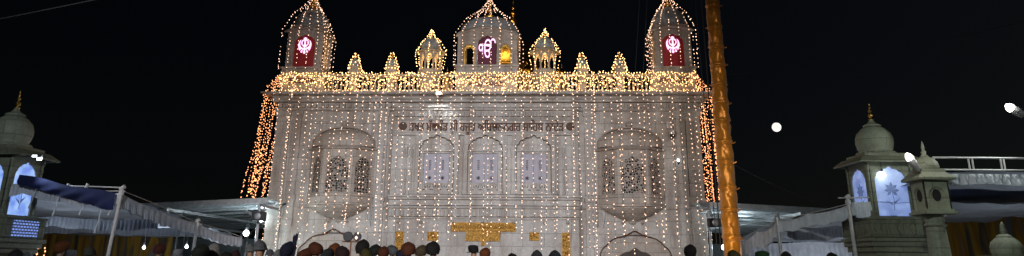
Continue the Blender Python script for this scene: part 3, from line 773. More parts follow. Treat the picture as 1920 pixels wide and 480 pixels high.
# ------------------------------------------------------------------ stone pavilions on towers
def shikhara_pavilion(cx, cy, z0, label, blue_vent=False, bright=1.0, lamp=None):
    o = empty('stone_pavilion', (cx, cy, 0)); tag(o, label, 'pavilion')
    h = .66; H = 1.42
    q = MB()
    q.box(-h - .32, h + .32, -h - .32, h + .32, z0 - .72, z0 - .62); q.box(-h - .28, h + .28, -h - .28, h + .28, z0 - .12, z0 - .06)
    for i, (e, a, b) in enumerate(((.26, .86, .722), (.20, 1.0, .862), (.12, 1.2, 1.002), (.05, z0, 1.202))): q.box(-h - e, h + e, -h - e, h + e, z0 - a, z0 - b)
    q.box(-h - .1, h + .1, -h - .1, h + .1, z0 - .619, z0 - .02)
    base = q.build('base', GREENSTONE, o, bevel=.015)
    q = MB()
    for ang in range(4):
        t = MB(); t.box(-h - .26, h + .26, -h - .24, -h - .20, z0 - .60, z0 - .125)
        for k in range(-2, 3): t.box(k * .42 - .03, k * .42 + .03, -h - .265, -h - .241, z0 - .60, z0 - .125)
        for k in range(-4, 4):
            c = k * .2 + .1
            if abs(k + .5) > 1: t.prism([(c - .09, z0 - .36), (c, z0 - .2), (c + .09, z0 - .36), (c, z0 - .52)], -h - .255, -h - .241)
        t.prism([(.13 * math.cos(a), z0 - .36 + .17 * math.sin(a)) for a in [2 * PI * i / 12 for i in range(12)]], -h - .27, -h - .242)
        c_, s_ = math.cos(ang * PI / 2), math.sin(ang * PI / 2)
        q.add([(x * c_ - y * s_, x * s_ + y * c_, z) for x, y, z in t.v], t.f)
    q.build('carved_railing', GREENSTONE, base)
    q = MB(); gl = MB(); fl = MB()
    for ang in range(4):
        c_, s_ = math.cos(ang * PI / 2), math.sin(ang * PI / 2)
        def put(dst, t): dst.add([(x * c_ - y * s_, x * s_ + y * c_, z) for x, y, z in t.v], t.f)
        t = MB(); arch_plate(t, -h, h, z0 - .02, z0 + H + .12, 0, .47, z0 + H - .45, .44, -h, -h + .09, lobes=7, depth=.05)
        for s in (-1, 1): t.lathe([(.07, z0 - .02), (.07, z0 + .12), (.045, z0 + .16), (.045, z0 + H - .1), (.07, z0 + H), (.07, z0 + H + .1)], 8, s * (h - .02), -h + .01)
        put(q, t)
        t = MB(); arch_fill(t, 0, .468, z0, z0 + H - .45, .438, -h + .04, -h + .05, lobes=7, depth=.05); put(gl, t)
        t = MB(); zc = z0 + .72                                               # etched flower on the glass
        for k in range(7):
            a = PI / 2 + (k - 3) * .80; L = .24 - .01 * abs(k - 3)
            t.prism([(0, zc), (L * .6 * math.cos(a) - .05 * math.sin(a), zc + L * .6 * math.sin(a) + .05 * math.cos(a)), (L * math.cos(a), zc + L * math.sin(a)), (L * .6 * math.cos(a) + .05 * math.sin(a), zc + L * .6 * math.sin(a) - .05 * math.cos(a))], -h + .028 - k * .001, -h + .038)
        t.tube([(0, -h + .03, z0 + .15), (.03, -h + .03, z0 + .45), (0, -h + .03, zc)], .012, 4)
        t.prism([(-.02, z0 + .28), (-.2, z0 + .42), (-.04, z0 + .36)], -h + .02, -h + .038); t.prism([(.02, z0 + .30), (.2, z0 + .48), (.04, z0 + .4)], -h + .02, -h + .038)
        put(fl, t)
    q.build('arcade', GREENSTONE, o)
    gm = GL1 if bright < 1.5 else GL2
    gl = gl.build('lit_glass_panel', gm, o); fl.build('etched_flower', FLW, gl)
    q = MB()
    def sqr(r, z): return [(x, y, z) for x, y in ((-r, -r), (r, -r), (r, r), (-r, r))]
    zt = z0 + H + .122
    q.loft([sqr(h + .02, zt), sqr(h + .29, zt - .05), sqr(h + .29, zt - .0), sqr(h + .10, zt + .16), sqr(h - .02, zt + .17)])
    q.box(-h + .02, h - .02, -h + .02, h - .02, zt + .171, zt + .26)
    q.build('eave', GREENSTONE, o, bevel=.008)
    q = MB(); zd = zt + .262
    q.lathe([(.50, zd), (.55, zd + .03), (.50, zd + .07), (.44, zd + .10), (.485, zd + .2), (.52, zd + .36), (.515, zd + .50), (.46, zd + .66), (.33, zd + .8), (.22, zd + .87)], 48, 0, 0, .035, 8)
    q.lathe([(.22, zd + .871), (.27, zd + .90), (.23, zd + .93), (.13, zd + .98), (.07, zd + 1.06), (.05, zd + 1.12)], 16)
    q.build('dome', PALESTONE, o, smooth=True)
    q = MB()
    for k in range(24): a = 2 * PI * k / 24; q.lathe([(0, zd - .0), (.06, zd + .02), (.05, zd + .07), (0, zd + .1)], 6, .52 * math.cos(a), .52 * math.sin(a))
    q.build('lotus_border', PALESTONE, o, smooth=True)
    q = MB(); kalash(q, 0, 0, zd + 1.1, .56); q.build('finial', GOLD, o, smooth=True)
    if blue_vent:
        for ang in (0, 1):
            q = MB(); q.box(-.55, .55, -h - .285, -h - .276, z0 - .56, z0 - .16)
            v = q.build('lit_vent', BLUEV, o); v.rotation_euler.z = ang * PI / 2
def glassmat(name, c1, c2, s):
    m, nt, b = nmat(name); L = nt.links; tc = nt.nodes.new('ShaderNodeTexCoord'); n = nt.nodes.new('ShaderNodeTexNoise'); n.inputs['Scale'].default_value = 3.5; n.inputs['Detail'].default_value = 6
    L.new(tc.outputs['Object'], n.inputs['Vector']); r = nt.nodes.new('ShaderNodeValToRGB'); r.color_ramp.elements[0].position = .35; r.color_ramp.elements[1].position = .68
    r.color_ramp.elements[0].color = (*c1, 1); r.color_ramp.elements[1].color = (*c2, 1)
    L.new(n.outputs['Fac'], r.inputs[0]); L.new(r.outputs[0], b.inputs['Emission Color']); b.inputs['Emission Strength'].default_value = s
    b.inputs['Base Color'].default_value = (.45, .5, .6, 1); b.inputs['Roughness'].default_value = .35
    return m
GL1 = glassmat('frosted_glass', (.09, .14, .36), (.22, .31, .62), 1.0)
GL2 = glassmat('bright_frosted_glass', (.12, .24, .75), (.42, .62, 1), .95)
FLW = mat('etched_lines', (.16, .2, .32), .6, emit=(.12, .18, .40), es=.5)
def ventmat():
    m, nt, b = nmat('blue_lit_lattice'); L = nt.links; tc = nt.nodes.new('ShaderNodeTexCoord'); br = nt.nodes.new('ShaderNodeTexBrick')
    sx = nt.nodes.new('ShaderNodeSeparateXYZ'); cb = nt.nodes.new('ShaderNodeCombineXYZ'); L.new(tc.outputs['Object'], sx.inputs[0]); L.new(sx.outputs['X'], cb.inputs['X']); L.new(sx.outputs['Z'], cb.inputs['Y']); L.new(cb.outputs[0], br.inputs['Vector'])
    br.inputs['Scale'].default_value = 1; br.inputs['Brick Width'].default_value = .13; br.inputs['Row Height'].default_value = .075; br.inputs['Mortar Size'].default_value = .019
    br.inputs['Color1'].default_value = (.25, .4, 1, 1); br.inputs['Color2'].default_value = (.18, .3, .9, 1); br.inputs['Mortar'].default_value = (.01, .012, .02, 1)
    L.new(br.outputs['Color'], b.inputs['Emission Color']); b.inputs['Emission Strength'].default_value = .9; b.inputs['Base Color'].default_value = (.1, .1, .1, 1); return m
BLUEV = ventmat()
shikhara_pavilion(11.1, 22.66, 2.94, 'domed stone pavilion with blue lit glass arches on the right, gold finial on top')
shikhara_pavilion(-13.93, 20.67, 2.68, 'domed stone pavilion with bright blue glass arches at the left edge', True, 2)
lamppt('pavilion_lamp_glow', (10.95, 21.75, 4.05), 1.2, (.75, .85, 1), .08)
o = empty('pavilion_lamp', (10.84, 21.93, 4.08)); tag(o, 'round glaring white lamp hanging in the arch of the right pavilion', 'lamp')
q = MB(); q.lathe([(0, -.10), (.07, -.07), (.1, 0), (.07, .07), (.02, .1)], 14); q.build('bulb', COOL, o, smooth=True)
q = MB(); q.lathe([(.035, .1), (.035, .17)], 8); q.tube([(0, 0, .17), (0, .03, .42)], .01, 4); q.build('socket', DMETAL, o)
o = empty('floodlight', (-12.45, 19.75, 4.12)); tag(o, 'small white floodlight on the eave corner of the left pavilion', 'floodlight')
q = MB(); q.box(-.16, .14, -.06, .06, -.03, .05); q.box(-.36, -.16, -.015, .015, 0, .03); q.build('housing', DMETAL, o, bevel=.01)
q = MB(); q.box(.0, .13, -.07, -.061, -.10, -.035); q.box(-.14, -.02, -.07, -.061, -.02, .03); q.build('lens', COOLSOFT, o)
lampspot('pavilion_floodlight_beam', (-12.4, 19.5, 4.05), (-9, 22, 2), 50, 120, (.8, .95, 1), .06)

# small pillar shrine on the right
o = empty('pillar_shrine', (10.72, 19.35, 0)); tag(o, 'stone box shrine on a round fluted column beside the right pavilion', 'shrine')
q = MB(); q.lathe([(.42, 0), (.42, .3), (.33, .4), (.30, .6), (.22, 2.35), (.21, 2.5), (.26, 2.54), (.21, 2.6), (.24, 2.74), (.30, 2.80)], 32, 0, 0, .05, 8); q.build('column', PALESTONE, o)
q = MB(); q.box(-.41, .41, -.41, .41, 2.802, 2.87); q.box(-.36, .36, -.36, .36, 2.872, 2.93)
for ang in range(4):
    t = MB(); arch_plate(t, -.32, .32, 2.932, 3.62, 0, .21, 3.28, .2, -.32, -.28, lobes=5)
    c_, s_ = math.cos(ang * PI / 2), math.sin(ang * PI / 2); q.add([(x * c_ - y * s_, x * s_ + y * c_, z) for x, y, z in t.v], t.f)
q.box(-.275, .275, -.275, .275, 2.933, 3.6); q.build('shrine_box', PALESTONE, o, bevel=.006)
q = MB()
for ang in range(4):
    t = MB(); t.prism([(.11 * math.cos(a), 3.27 + .15 * math.sin(a)) for a in [2 * PI * i / 14 for i in range(14)]], -.29, -.276)
    c_, s_ = math.cos(ang * PI / 2), math.sin(ang * PI / 2); q.add([(x * c_ - y * s_, x * s_ + y * c_, z) for x, y, z in t.v], t.f)
q.build('oval_medallion', INK, o)
q = MB()
def sqr(r, z): return [(x, y, z) for x, y in ((-r, -r), (r, -r), (r, r), (-r, r))]
q.loft([sqr(.32, 3.622), sqr(.46, 3.64), sqr(.47, 3.70), sqr(.36, 3.80), sqr(.31, 3.84), sqr(.31, 3.92)]); q.build('eave', PALESTONE, o, bevel=.008)
q = MB(); q.lathe([(.28, 3.922), (.30, 4.0), (.27, 4.12), (.20, 4.2), (.12, 4.25), (.07, 4.28)], 32, 0, 0, .05, 8); q.build('dome', PALESTONE, o, smooth=True)
q = MB(); q.lathe([(.1, 4.27), (.05, 4.33), (.07, 4.38), (.03, 4.44), (.045, 4.49), (.005, 4.68)], 10); q.build('finial', PALESTONE, o, smooth=True)

def street_lamp(loc, v, size, label, name, extra=None):
    o = empty(name, loc); tag(o, label, 'street lamp')
    a = Vector(v).normalized()
    q = MB(); q.tube([a * -.02, a * .10, a * .30, a * .36], [size * .9, size, size * .8, size * .3], 12); hd = q.build('lamp_head', METAL, o)
    q = MB(); q.tube([a * -.021 - a * .16, a * -.021 - a * .08, a * -.022], [size * .35, size * .85, size * .95], 14); q.build('lens', COOLW, o, smooth=True)
    q = MB(); q.tube([a * .36] + (extra or [a * .6]), .022, 8); q.build('arm', METAL, o)
COOLW = emis('white_lamp', (1, .98, .84), 8)
street_lamp((10.12, 18.9, 4.13), (.62, .25, -.78), .10, 'glaring tilted lamp head clamped on the pillar shrine roof', 'floodlight', [Vector((.38, .2, -.34))])
lamppt('shrine_lamp_glow', (10.02, 18.5, 4.26), 9, (1, .97, .82), .1)
lp = (13.02, 19, 5.47)
street_lamp(lp, (.75, .1, -.42), .115, 'glaring white street lamp on a tall post at the right edge', 'street_lamp', [Vector((.75, .1, -.62)), Vector((.95, .1, -1.2)), Vector((.95, .1, -5.47))])
lamppt('street_lamp_glow', (12.85, 18.85, 5.6), 30, (.95, 1, .93), .12)
lampspot('street_lamp_beam', (12.9, 18.8, 5.4), (9, 21, 2), 110, 120, (.92, 1, .92), .12)

# little white dome lower right
o = empty('domed_kiosk', (12.18, 19, 0)); tag(o, 'pale ribbed dome with stacked ring finial at the lower right', 'kiosk')
q = MB(); q.box(-.42, .42, -.42, .42, 0, 1.75); q.box(-.5, .5, -.5, .5, 1.752, 1.82); q.build('base', PALESTONE, o, bevel=.01)
q = MB(); q.lathe([(.31, 1.822), (.33, 1.92), (.34, 2.03), (.30, 2.14), (.20, 2.24), (.12, 2.29)], 48, 0, 0, .06, 8); q.lathe([(.2, 2.24), (.16, 2.3), (.08, 2.34)], 16); q.build('dome', PALESTONE, o, smooth=True)
q = MB(); q.lathe([(.08, 2.33), (.05, 2.37), (.09, 2.39), (.05, 2.42), (.08, 2.44), (.045, 2.47), (.07, 2.49), (.04, 2.52), (.06, 2.54), (.005, 2.63)], 14); q.build('finial', PALESTONE, o, smooth=True)

# ------------------------------------------------------------------ tents
def frill(mb, path, drop, pleat=.11, amp=.03, sag=0, scallop=0):
    """pleated valance hanging from a path of 3d points"""
    path = [Vector(p) for p in path]; L = [0]
    for a, b in zip(path, path[1:]): L.append(L[-1] + (b - a).length)
    n = int(L[-1] / pleat * 4); top = []; mid = []; bot = []
    for k in range(n + 1):
        s = L[-1] * k / n; i = max(j for j in range(len(L) - 1) if L[j] <= s + 1e-6)
        t = (s - L[i]) / (L[i + 1] - L[i]); p = path[i].lerp(path[i + 1], t); d = (path[i + 1] - path[i]).normalized(); nn = Vector((d.y, -d.x, 0)).normalized()
        o_ = amp * math.sin(k * PI / 2) * (1 + .5 * math.sin(k * .37)); dd = drop * (1 + .07 * math.sin(k * .21) + scallop * abs(math.sin(s * 1.3)))
        top.append(tuple(p)); mid.append(tuple(p + nn * o_ * .8 - Vector((0, 0, dd * .4)))); bot.append(tuple(p + nn * o_ * 1.5 - Vector((0, 0, dd))))
    mb.loft([top, mid, bot], cap=False, closed=False)
def sagged(pts, n=8, sag=.1):
    out = []
    for a, b in zip(pts, pts[1:]):
        a, b = Vector(a), Vector(b)
        for i in range(n): t = i / n; p = a.lerp(b, t); p.z -= sag * 4 * t * (1 - t); out.append(p)
    out.append(Vector(pts[-1])); return out
def sheet(mb, A, B, C, D, nu=24, nv=16, sag=.25, wr=.02):
    """cloth roof: A-B front edge lists of points to D-C back edge"""
    A, B, C, D = map(Vector, (A, B, C, D)); rows = []
    for j in range(nv + 1):
        v = j / nv; row = []
        for i in range(nu + 1):
            u = i / nu; p = A.lerp(B, u).lerp(D.lerp(C, u), v); p.z -= sag * 16 * u * (1 - u) * v * (1 - v) * .6 + sag * .4 * abs(math.sin(v * PI * 3)) + wr * math.sin(u * 37 + v * 9) + wr * math.sin(v * 41 - u * 5)
            row.append(tuple(p))
        rows.append(row)
    mb.loft(rows, cap=False, closed=False)
def pole_thing(a, b, r, label, mt=WHITEPOLE):
    a, b = Vector(a), Vector(b); o = MB(); o.tube([(0, 0, 0), b - a], r, 10)
    o.tube([b - a + Vector((-.05, 0, -.05)), b - a + Vector((.06, -.02, .03))], r * 1.2, 8); o.tube([b - a - (b - a) * .06, b - a - (b - a) * .03], r * 1.5, 10)
    o = o.build('tent_pole', mt, None, smooth=False, loc=tuple(a)); tag(o, label, 'tent pole', None); return o

# left tent
t = empty('tent', (-12, 22, 0)); tag(t, 'grey cloth marquee with pleated white valance left of the temple', 'tent')
def rel(o, pts): return [Vector(p) - Vector(o.location) for p in pts]
PN = (-10.28, 20, 3.22); PM = (-10.58, 26, 2.74); PF = (-10.75, 31, 2.42)
q = MB(); frill(q, rel(t, sagged([PN, PM, PF], 8, .10)), .34, .10, .028); 
frill(q, rel(t, sagged([(-17, 20.6, 3.45), (-12.9, 20.1, 3.48), PN], 8, .12)), .30, .12, .03)
q.build('valance', CLOTHW, t, smooth=False, nofix=True)
q = MB(); sheet(q, *rel(t, [(-18, 20.3, 3.7), PN, PM, (-19, 26, 3.05)]), sag=.16); sheet(q, *rel(t, [(-19, 26.05, 3.0), (PM[0], 26.05, PM[2]), PF, (-20, 31, 2.5)]), sag=.14)
q.build('canopy', CLOTHG, t, smooth=True, nofix=True)
q = MB(); frill(q, rel(t, sagged([(-17.5, 23.4, 2.9), (-13.8, 23.3, 2.78), (PM[0] - .05, 23.2, 2.75)], 8, .08)), .30, .13, .02); q.build('inner_valance', CLOTHG, t, smooth=True, nofix=True); q = MB()
frill(q, rel(t, sagged([(-19, 25.9, 2.72), (-14, 25.9, 2.66), (-10.7, 25.9, 2.62)], 8, .08)), .26, .13, .02)
q.build('inner_valance', CLOTHG, t, smooth=True, nofix=True)
q = MB(); frill(q, rel(t, [(-18.5, 30.5, 2.5), (-13.3, 30.5, 2.45)]), 2.4, .35, .05); q.build('yellow_drape', DRAPE, t, smooth=True, nofix=True)
q = MB(); q.tube(rel(t, sagged([(-10.3, 20, 3.3), PM, PF], 6, -.03)), .012, 5); q.tube(rel(t, [(-12.6, 20, 3.40), (-11, 20.0, 3.38), (-10.2, 20, 3.36)]), .018, 6); q.tube(rel(t, [(-10.9, 20.1, 3.28), (-10.15, 20, 3.27)]), .012, 6)
for x in (-11.7, -11.2): q.tube(rel(t, [(x, 20, 3.35), (x + .03, 20, 3.45)]), .04, 6)
q.build('ridge_rope', WHITEPOLE, t)
q = MB()
for x, zz, l in ((-12.45, 3.42, .62), (-11.78, 3.35, .72), (-11.1, 3.2, .55), (-10.62, 3.2, 1.0), (-10.35, 3.0, .35)):
    P = [(x, 19.93, zz)]; 
    for k in range(1, 7): P.append((x - .035 * k * .5 + .012 * math.sin(k * 2), 19.93, zz - l * k / 6))
    q.tube(rel(t, P), [.008, .012, .01, .016, .01, .018, .024], 5)
q.build('tie_ribbon', CLOTHW, t)
o = MB(); rows = []
for j in range(13):
    v = j / 12; row = []
    for i in range(31):
        u = i / 30; x = -12.95 + 2.62 * u; zt = 3.66 - .47 * u + .03 * math.sin(u * 9); zb = 3.56 - (.16 + .68 * u ** 1.2 - .12 * max(0, u - .93) * 8)
        zb = min(zb, zt - .04); row.append((x + .95 + 11 - 10.35 + 1.0, -.03 * math.sin(v * PI) + .022 * math.sin(u * 34 + v * 7) * (v + .2), zt + (zb - zt) * v))
    rows.append(row)
o.loft(rows, cap=False, closed=False); dx = -.95 - 11 + 10.35 - 1.0
o = o.build('tarpaulin', NAVY, None, smooth=True, loc=(dx, 19.88, 0), nofix=True); tag(o, 'dark navy blue tarpaulin slung over the front edge of the left tent', 'tarpaulin')
pole_thing((-10.40, 20, 0), (-10.24, 20, 3.36), .045, 'white steel pole at the front corner of the left tent')
bpy.data.objects['tent_pole'].rotation_euler.y = 0
pole_thing((-10.62, 26, 0), (-10.58, 26, 2.82), .05, 'thinner white pole halfway along the left tent valance')

# right tent beside the temple
t = empty('tent', (11, 26, 0)); tag(t, 'grey cloth marquee with sagging white valance between golden flagpole and right pavilion', 'tent')
A_, B_, C_ = (9.95, 22.0, 3.30), (9.06, 26, 3.0), (9.15, 31.5, 2.45)
q = MB(); frill(q, rel(t, sagged([C_, (9.1, 28.4, 2.72), B_], 7, .16)), .42, .12, .03, scallop=.3); frill(q, rel(t, sagged([B_, (9.4, 24.2, 3.10), A_], 7, .08)), .36, .11, .03)
frill(q, rel(t, [A_, (10.45, 22.0, 3.32)]), .42, .11, .03); q.build('valance', CLOTHW, t, nofix=True)
q = MB(); sheet(q, *rel(t, [A_, (16, 22, 3.3), (16, 26, 3.0), B_]), sag=.14); sheet(q, *rel(t, [(B_[0], 26.03, B_[2]), (16, 26.03, 3.0), (16, 31.5, 2.5), C_]), sag=.14); q.build('canopy', CLOTHG, t, smooth=True, nofix=True)
q = MB(); frill(q, rel(t, sagged([(9.35, 26.0, 2.86), (11, 26, 2.85), (16, 26, 2.9)], 8, .1)), .42, .14, .025); q.build('inner_valance', CLOTHW, t, smooth=True, nofix=True); q = MB(); frill(q, rel(t, sagged([(9.3, 31, 2.4), (12, 31, 2.45), (16, 31, 2.5)], 8, .06)), .6, .2, .03); q.build('inner_valance', CLOTHW, t, smooth=True, nofix=True)
q = MB(); q.tube(rel(t, sagged([A_, B_, C_], 6, .02)), .014, 5); q.tube(rel(t, [(9.5, 22, 3.42), (10.4, 22, 3.44)]), .02, 6); q.tube(rel(t, [(8.95, 26, 3.12), (9.9, 26, 3.10)]), .02, 6); q.build('ridge_rope', WHITEPOLE, t)
for p in (.3, .62):
    pass
pole_thing((9.78, 21.9, 0), (9.72, 21.9, 3.45), .05, 'white pole under the front corner of the right tent next to the pavilion')
pole_thing((9.12, 26, 0), (9.06, 26, 3.18), .06, 'grey pole in the middle of the right tent valance', METAL)
lamppt('tent_fill', (12.2, 28.5, 1.9), 60, (.85, .93, 1), .1)  # unseen fill added to lighten the right tent from inside

lamppt('tent_fill', (14.3, 20.6, 1.0), 55, (.85, .93, 1), .1)  # unseen fill added below the far right canopy
for px, py, w_ in ((270, 465, 'left'), (350, 463, 'right')):
    p = at(px, py, 27.3); l = empty('hanging_lamp', tuple(p)); tag(l, 'white bulb hanging low inside the left tent, %s of the pair' % w_, 'lamp')
    q = MB(); q.lathe([(0, -.045), (.035, -.03), (.05, 0), (.04, .04), (.02, .08)], 12); q.build('bulb', COOL, l, smooth=True)
    q = MB(); q.lathe([(.03, .08), (.03, .14)], 8); q.tube([(0, 0, .14), (0, 0, .8)], .01, 4); q.build('socket', DMETAL, l)
    lamppt('hanging_lamp_glow', (p.x, p.y - .15, p.z), 35, (.8, .92, 1), .08)
lamppt('tent_fill', (-13.2, 22.6, 1.3), 40, (.8, .9, 1), .1)  # unseen cool fill added under the left canopy
# far right tent with ladder truss
t = empty('tent', (15, 22, 0)); tag(t, 'dark marquee with white striped edging and orange drapes at the right edge', 'tent')
q = MB(); frill(q, rel(t, [(11.0, 19.4, 3.84), (20, 19.4, 3.84)]), .27, .22, .07); q.build('valance', CLOTHW, t, nofix=True)
q = MB(); sheet(q, *rel(t, [(11.0, 19.45, 3.9), (22, 19.45, 3.9), (25, 26, 3.6), (11.9, 26, 3.6)]), nu=40, sag=.10); q.build('canopy', CLOTHG, t, smooth=True, nofix=True)
q = MB(); frill(q, rel(t, [(11.4, 24, 3.42), (24, 24, 3.42)]), .36, .20, .03); q.build('inner_valance', CLOTHG, t, nofix=True)
q = MB(); frill(q, rel(t, [(11.7, 25.9, 3.4), (25, 25.9, 3.4)]), 3.3, .42, .07); q.build('orange_drape', DRAPE, t, smooth=True, nofix=True)
o = empty('ladder_truss', (10.9, 19.3, 3.93)); tag(o, 'horizontal white metal ladder truss above the far right tent', 'truss')
q = MB(); q.tube([(0, 0, 0), (8, 0, 0)], .025, 8); q.tube([(0, 0, .31), (8, 0, .31)], .025, 8); q.build('rail', WHITEPOLE, o)
for x in (.04, .92, 1.02, 1.75, 1.83, 2.7, 3.6):
    q = MB(); q.tube([(x, 0, 0), (x, 0, .31)], .022, 8); q.build('rung', WHITEPOLE, o)

# ------------------------------------------------------------------ metal roofed sheds behind
def shed(x0, x1, y0, y1, z0, z1, label, lamps, nb_=9):
    o = empty('open_shed', ((x0 + x1) / 2, y0, 0)); tag(o, label, 'shed'); ox = (x0 + x1) / 2
    zz = lambda x: z0 + (z1 - z0) * (x - x0) / (x1 - x0)
    q = MB(); n = 120; rows = [[], []]
    for i in range(n + 1):
        x = x0 + (x1 - x0) * i / n; z = zz(x) + .12 + (.03 if i % 2 else 0)
        rows[0].append((x - ox, 0, z)); rows[1].append((x - ox, y1 - y0, z))
    q.loft(rows, cap=False, closed=False); q.build('roof', ROOFM, o, nofix=True)
    q = MB(); q.prism([(x0 - ox, zz(x0) - .04), (x1 - ox, zz(x1) - .04), (x1 - ox, zz(x1) + .17), (x0 - ox, zz(x0) + .17)], -.06, -.01); q.build('fascia', METAL, o)
    for k in range(nb_):
        y = .8 + (y1 - y0 - 1) * k / nb_
        q = MB(); q.prism([(x0 - ox, zz(x0) - .05), (x1 - ox, zz(x1) - .05), (x1 - ox, zz(x1) + .04), (x0 - ox, zz(x0) + .04)], y, y + .08); q.build('purlin', METAL, o)
    for k in range(5):
        x = x0 + .4 + (x1 - x0 - .8) * k / 4 - ox
        q = MB(); q.box(x - .05, x + .05, 0, y1 - y0, zz(x + ox) - .17, zz(x + ox) - .052); q.build('rafter', METAL, o)
        for y in (.2, (y1 - y0) * .5, y1 - y0 - .3):
            q = MB(); q.tube([(x, y, 0), (x, y, zz(x + ox) - .18)], .06, 8); q.tube([(x, y + .02, zz(x + ox) - .8), (x + .7 * (-1 if k == 4 else 1), y + .02, zz(x + ox) - .18)], .025, 6); q.build('post', METAL, o)
    for lx, ly, lz in lamps:
        l = empty('hanging_lamp', (lx, ly, lz)); tag(l, 'bright white bulb hanging under the metal roof of the %s shed' % ('left' if x0 < 0 else 'right'), 'lamp', 'bulbs under the %s shed' % ('left' if x0 < 0 else 'right'))
        q = MB(); q.lathe([(0, -.13), (.09, -.09), (.13, 0), (.09, .09), (.03, .13)], 14); q.build('bulb', COOL, l, smooth=True)
        q = MB(); q.lathe([(.04, .13), (.04, .22)], 8); q.tube([(0, 0, .22), (0, 0, max(.3, 3.6 - lz))], .012, 4); q.build('socket', DMETAL, l)
        lamppt('hanging_lamp_glow', (lx, ly - .2, lz - .05), 150, (.78, .95, 1), .13)
shed(-26, -10.0, 31.5, 52, 3.0, 3.85, 'open shed with blue white corrugated roof left of the temple', [(-11.05, 32.3, 2.62), (-11.2, 34.5, 3.3), (-12, 50, 2.6)])
shed(7.9, 24, 31.8, 55, 3.87, 3.15, 'open shed with pale corrugated roof right of the temple behind the flagpole', [(9.4, 34, 2.25), (9.5, 34, 3.2), (12, 41, 2.5), (10.5, 48, 2.6)])
# back wall panels inside sheds
for x0, x1, y, lb in ((-27, -9.5, 53, 'pale back wall behind the left shed'), (7.5, 25, 56, 'pale back wall behind the right shed')):
    q = MB(); q.box(0, x1 - x0, 0, .2, 0, 2.9); q.build('back_wall', ROOFM, None, loc=(x0, y, 0)); o = bpy.context.scene.objects[-1] if False else [ob for ob in col.objects if ob.name.startswith('back_wall')][-1]
    tag(o, lb, 'wall')

# floodlight pair on a stand near the left doorway
o = empty('floodlight_stand', (-5.55, 27, 0)); tag(o, 'black stand with two round lamps in front of the left doorway', 'lamp stand')
q = MB(); q.tube([(0, 0, 0), (0, 0, 2.2)], .025, 8); q.tube([(-.3, 0, 2.2), (.36, 0, 2.2)], .025, 6); q.tube([(0, 0, .5), (.4, -.3, 0)], .02, 6); q.tube([(0, 0, .5), (-.4, -.3, 0)], .02, 6); q.tube([(0, 0, .5), (0, .4, 0)], .02, 6); q.build('stand', mat('rusty_metal', (.22, .09, .05), .6), o)
for x, s in ((-.1, 1), (.22, .85)):
    q = MB(); q.loft([[(x + r * s * math.cos(a), y, 2.37 + r * s * math.sin(a)) for a in [2 * PI * i / 16 for i in range(16)]] for r, y in ((.09, .12), (.16, .02), (.17, -.08), (.15, -.1))]); h = q.build('lamp_head', DMETAL, o, smooth=False)
q = MB(); q.octa((.2, -.13, 2.33), .05); q.octa((.25, -.13, 2.48), .03); q.build('pilot_bulb', BULB, o)
# small loudspeaker like boxes on the shed corners
for p, lb in (((-10.2, 31.2, 3.25), 'black box loudspeaker under the left shed roof corner'), ((8.35, 31.3, 3.15), 'black box loudspeaker under the right shed roof corner')):
    o = empty('loudspeaker', p); tag(o, lb, 'loudspeaker')
    q = MB(); q.box(-.28, .22, -.2, .2, -.18, .18); q.build('cabinet', DMETAL, o, bevel=.02)
    q = MB(); q.lathe([(.13, .0), (.05, .03)], 14); c = q.build('cone', METAL, o); c.rotation_euler.x = R(90); c.location = (-.03, -.2, 0)
    q = MB(); q.tube([(0, .25, .1), (0, .5, .5)], .03, 6); q.build('bracket', METAL, o)

# ------------------------------------------------------------------ overhead wires and moon
def wire(a, b, sag, label, r=.012):
    a, b = Vector(a), Vector(b); o = MB(); P = []
    for i in range(13): t = i / 12; p = (b - a) * t; p.z -= sag * 4 * t * (1 - t); P.append(p)
    o.tube(P, r, 4); o = o.build('overhead_cable', CABLE, None, loc=tuple(a)); tag(o, label, 'cable'); return o
CABLE = mat('grey_cable', (.022, .022, .025), .7)
wire((-16, 15, 5.3), (-3, 15, 8.35), .1, 'thin cable crossing the night sky above the left pavilion')
wire(at(1205, 150, 27), at(1217, -60, 27), 0, 'thin guy wire rising left of the right corner tower', .01)
wire(at(1190, 150, 27), at(1203, -60, 27), 0, 'second thin guy wire further left of the right corner tower', .008)
wire(at(1312, -40, 26.5), at(1352, 470, 26.5), 0, 'dark rope running down just left of the golden flagpole', .022)
wire(at(1300, -40, 26), at(1345, 470, 26), 0, 'thin rope beside the dark rope left of the flagpole', .012)
wire(at(1370, 140, 28), at(1960, 30, 22), .2, 'faint cable crossing the sky above the moon', .006)
wire(at(1360, 300, 28), at(1570, 395, 25), .1, 'faint cable dropping from the flagpole towards the right tent')
q = MB(); R0 = 18.2; rings = []
for i in range(1, 18):
    a = PI * i / 18; rings.append([(R0 * math.sin(a) * math.cos(2 * PI * k / 32), R0 * math.sin(a) * math.sin(2 * PI * k / 32), -R0 * math.cos(a)) for k in range(32)])
q.loft(rings)
mm, nt_, b_ = nmat('moon'); tcx = nt_.nodes.new('ShaderNodeTexCoord'); nn_ = nt_.nodes.new('ShaderNodeTexNoise'); nn_.inputs['Scale'].default_value = .09; nt_.links.new(tcx.outputs['Object'], nn_.inputs['Vector'])
rp = nt_.nodes.new('ShaderNodeValToRGB'); rp.color_ramp.elements[0].position = .35; rp.color_ramp.elements[0].color = (.85, .62, .5, 1); rp.color_ramp.elements[1].position = .5; rp.color_ramp.elements[1].color = (1, .93, .86, 1)
nt_.links.new(nn_.outputs['Fac'], rp.inputs[0]); nt_.links.new(rp.outputs[0], b_.inputs['Emission Color']); b_.inputs['Emission Strength'].default_value = 1.35; b_.inputs['Base Color'].default_value = (.1, .1, .1, 1)
o = q.build('moon', mm, None, smooth=True, loc=tuple(at(1456, 238.5, 3000))); tag(o, 'full moon glowing in the black sky right of the flagpole', 'moon')

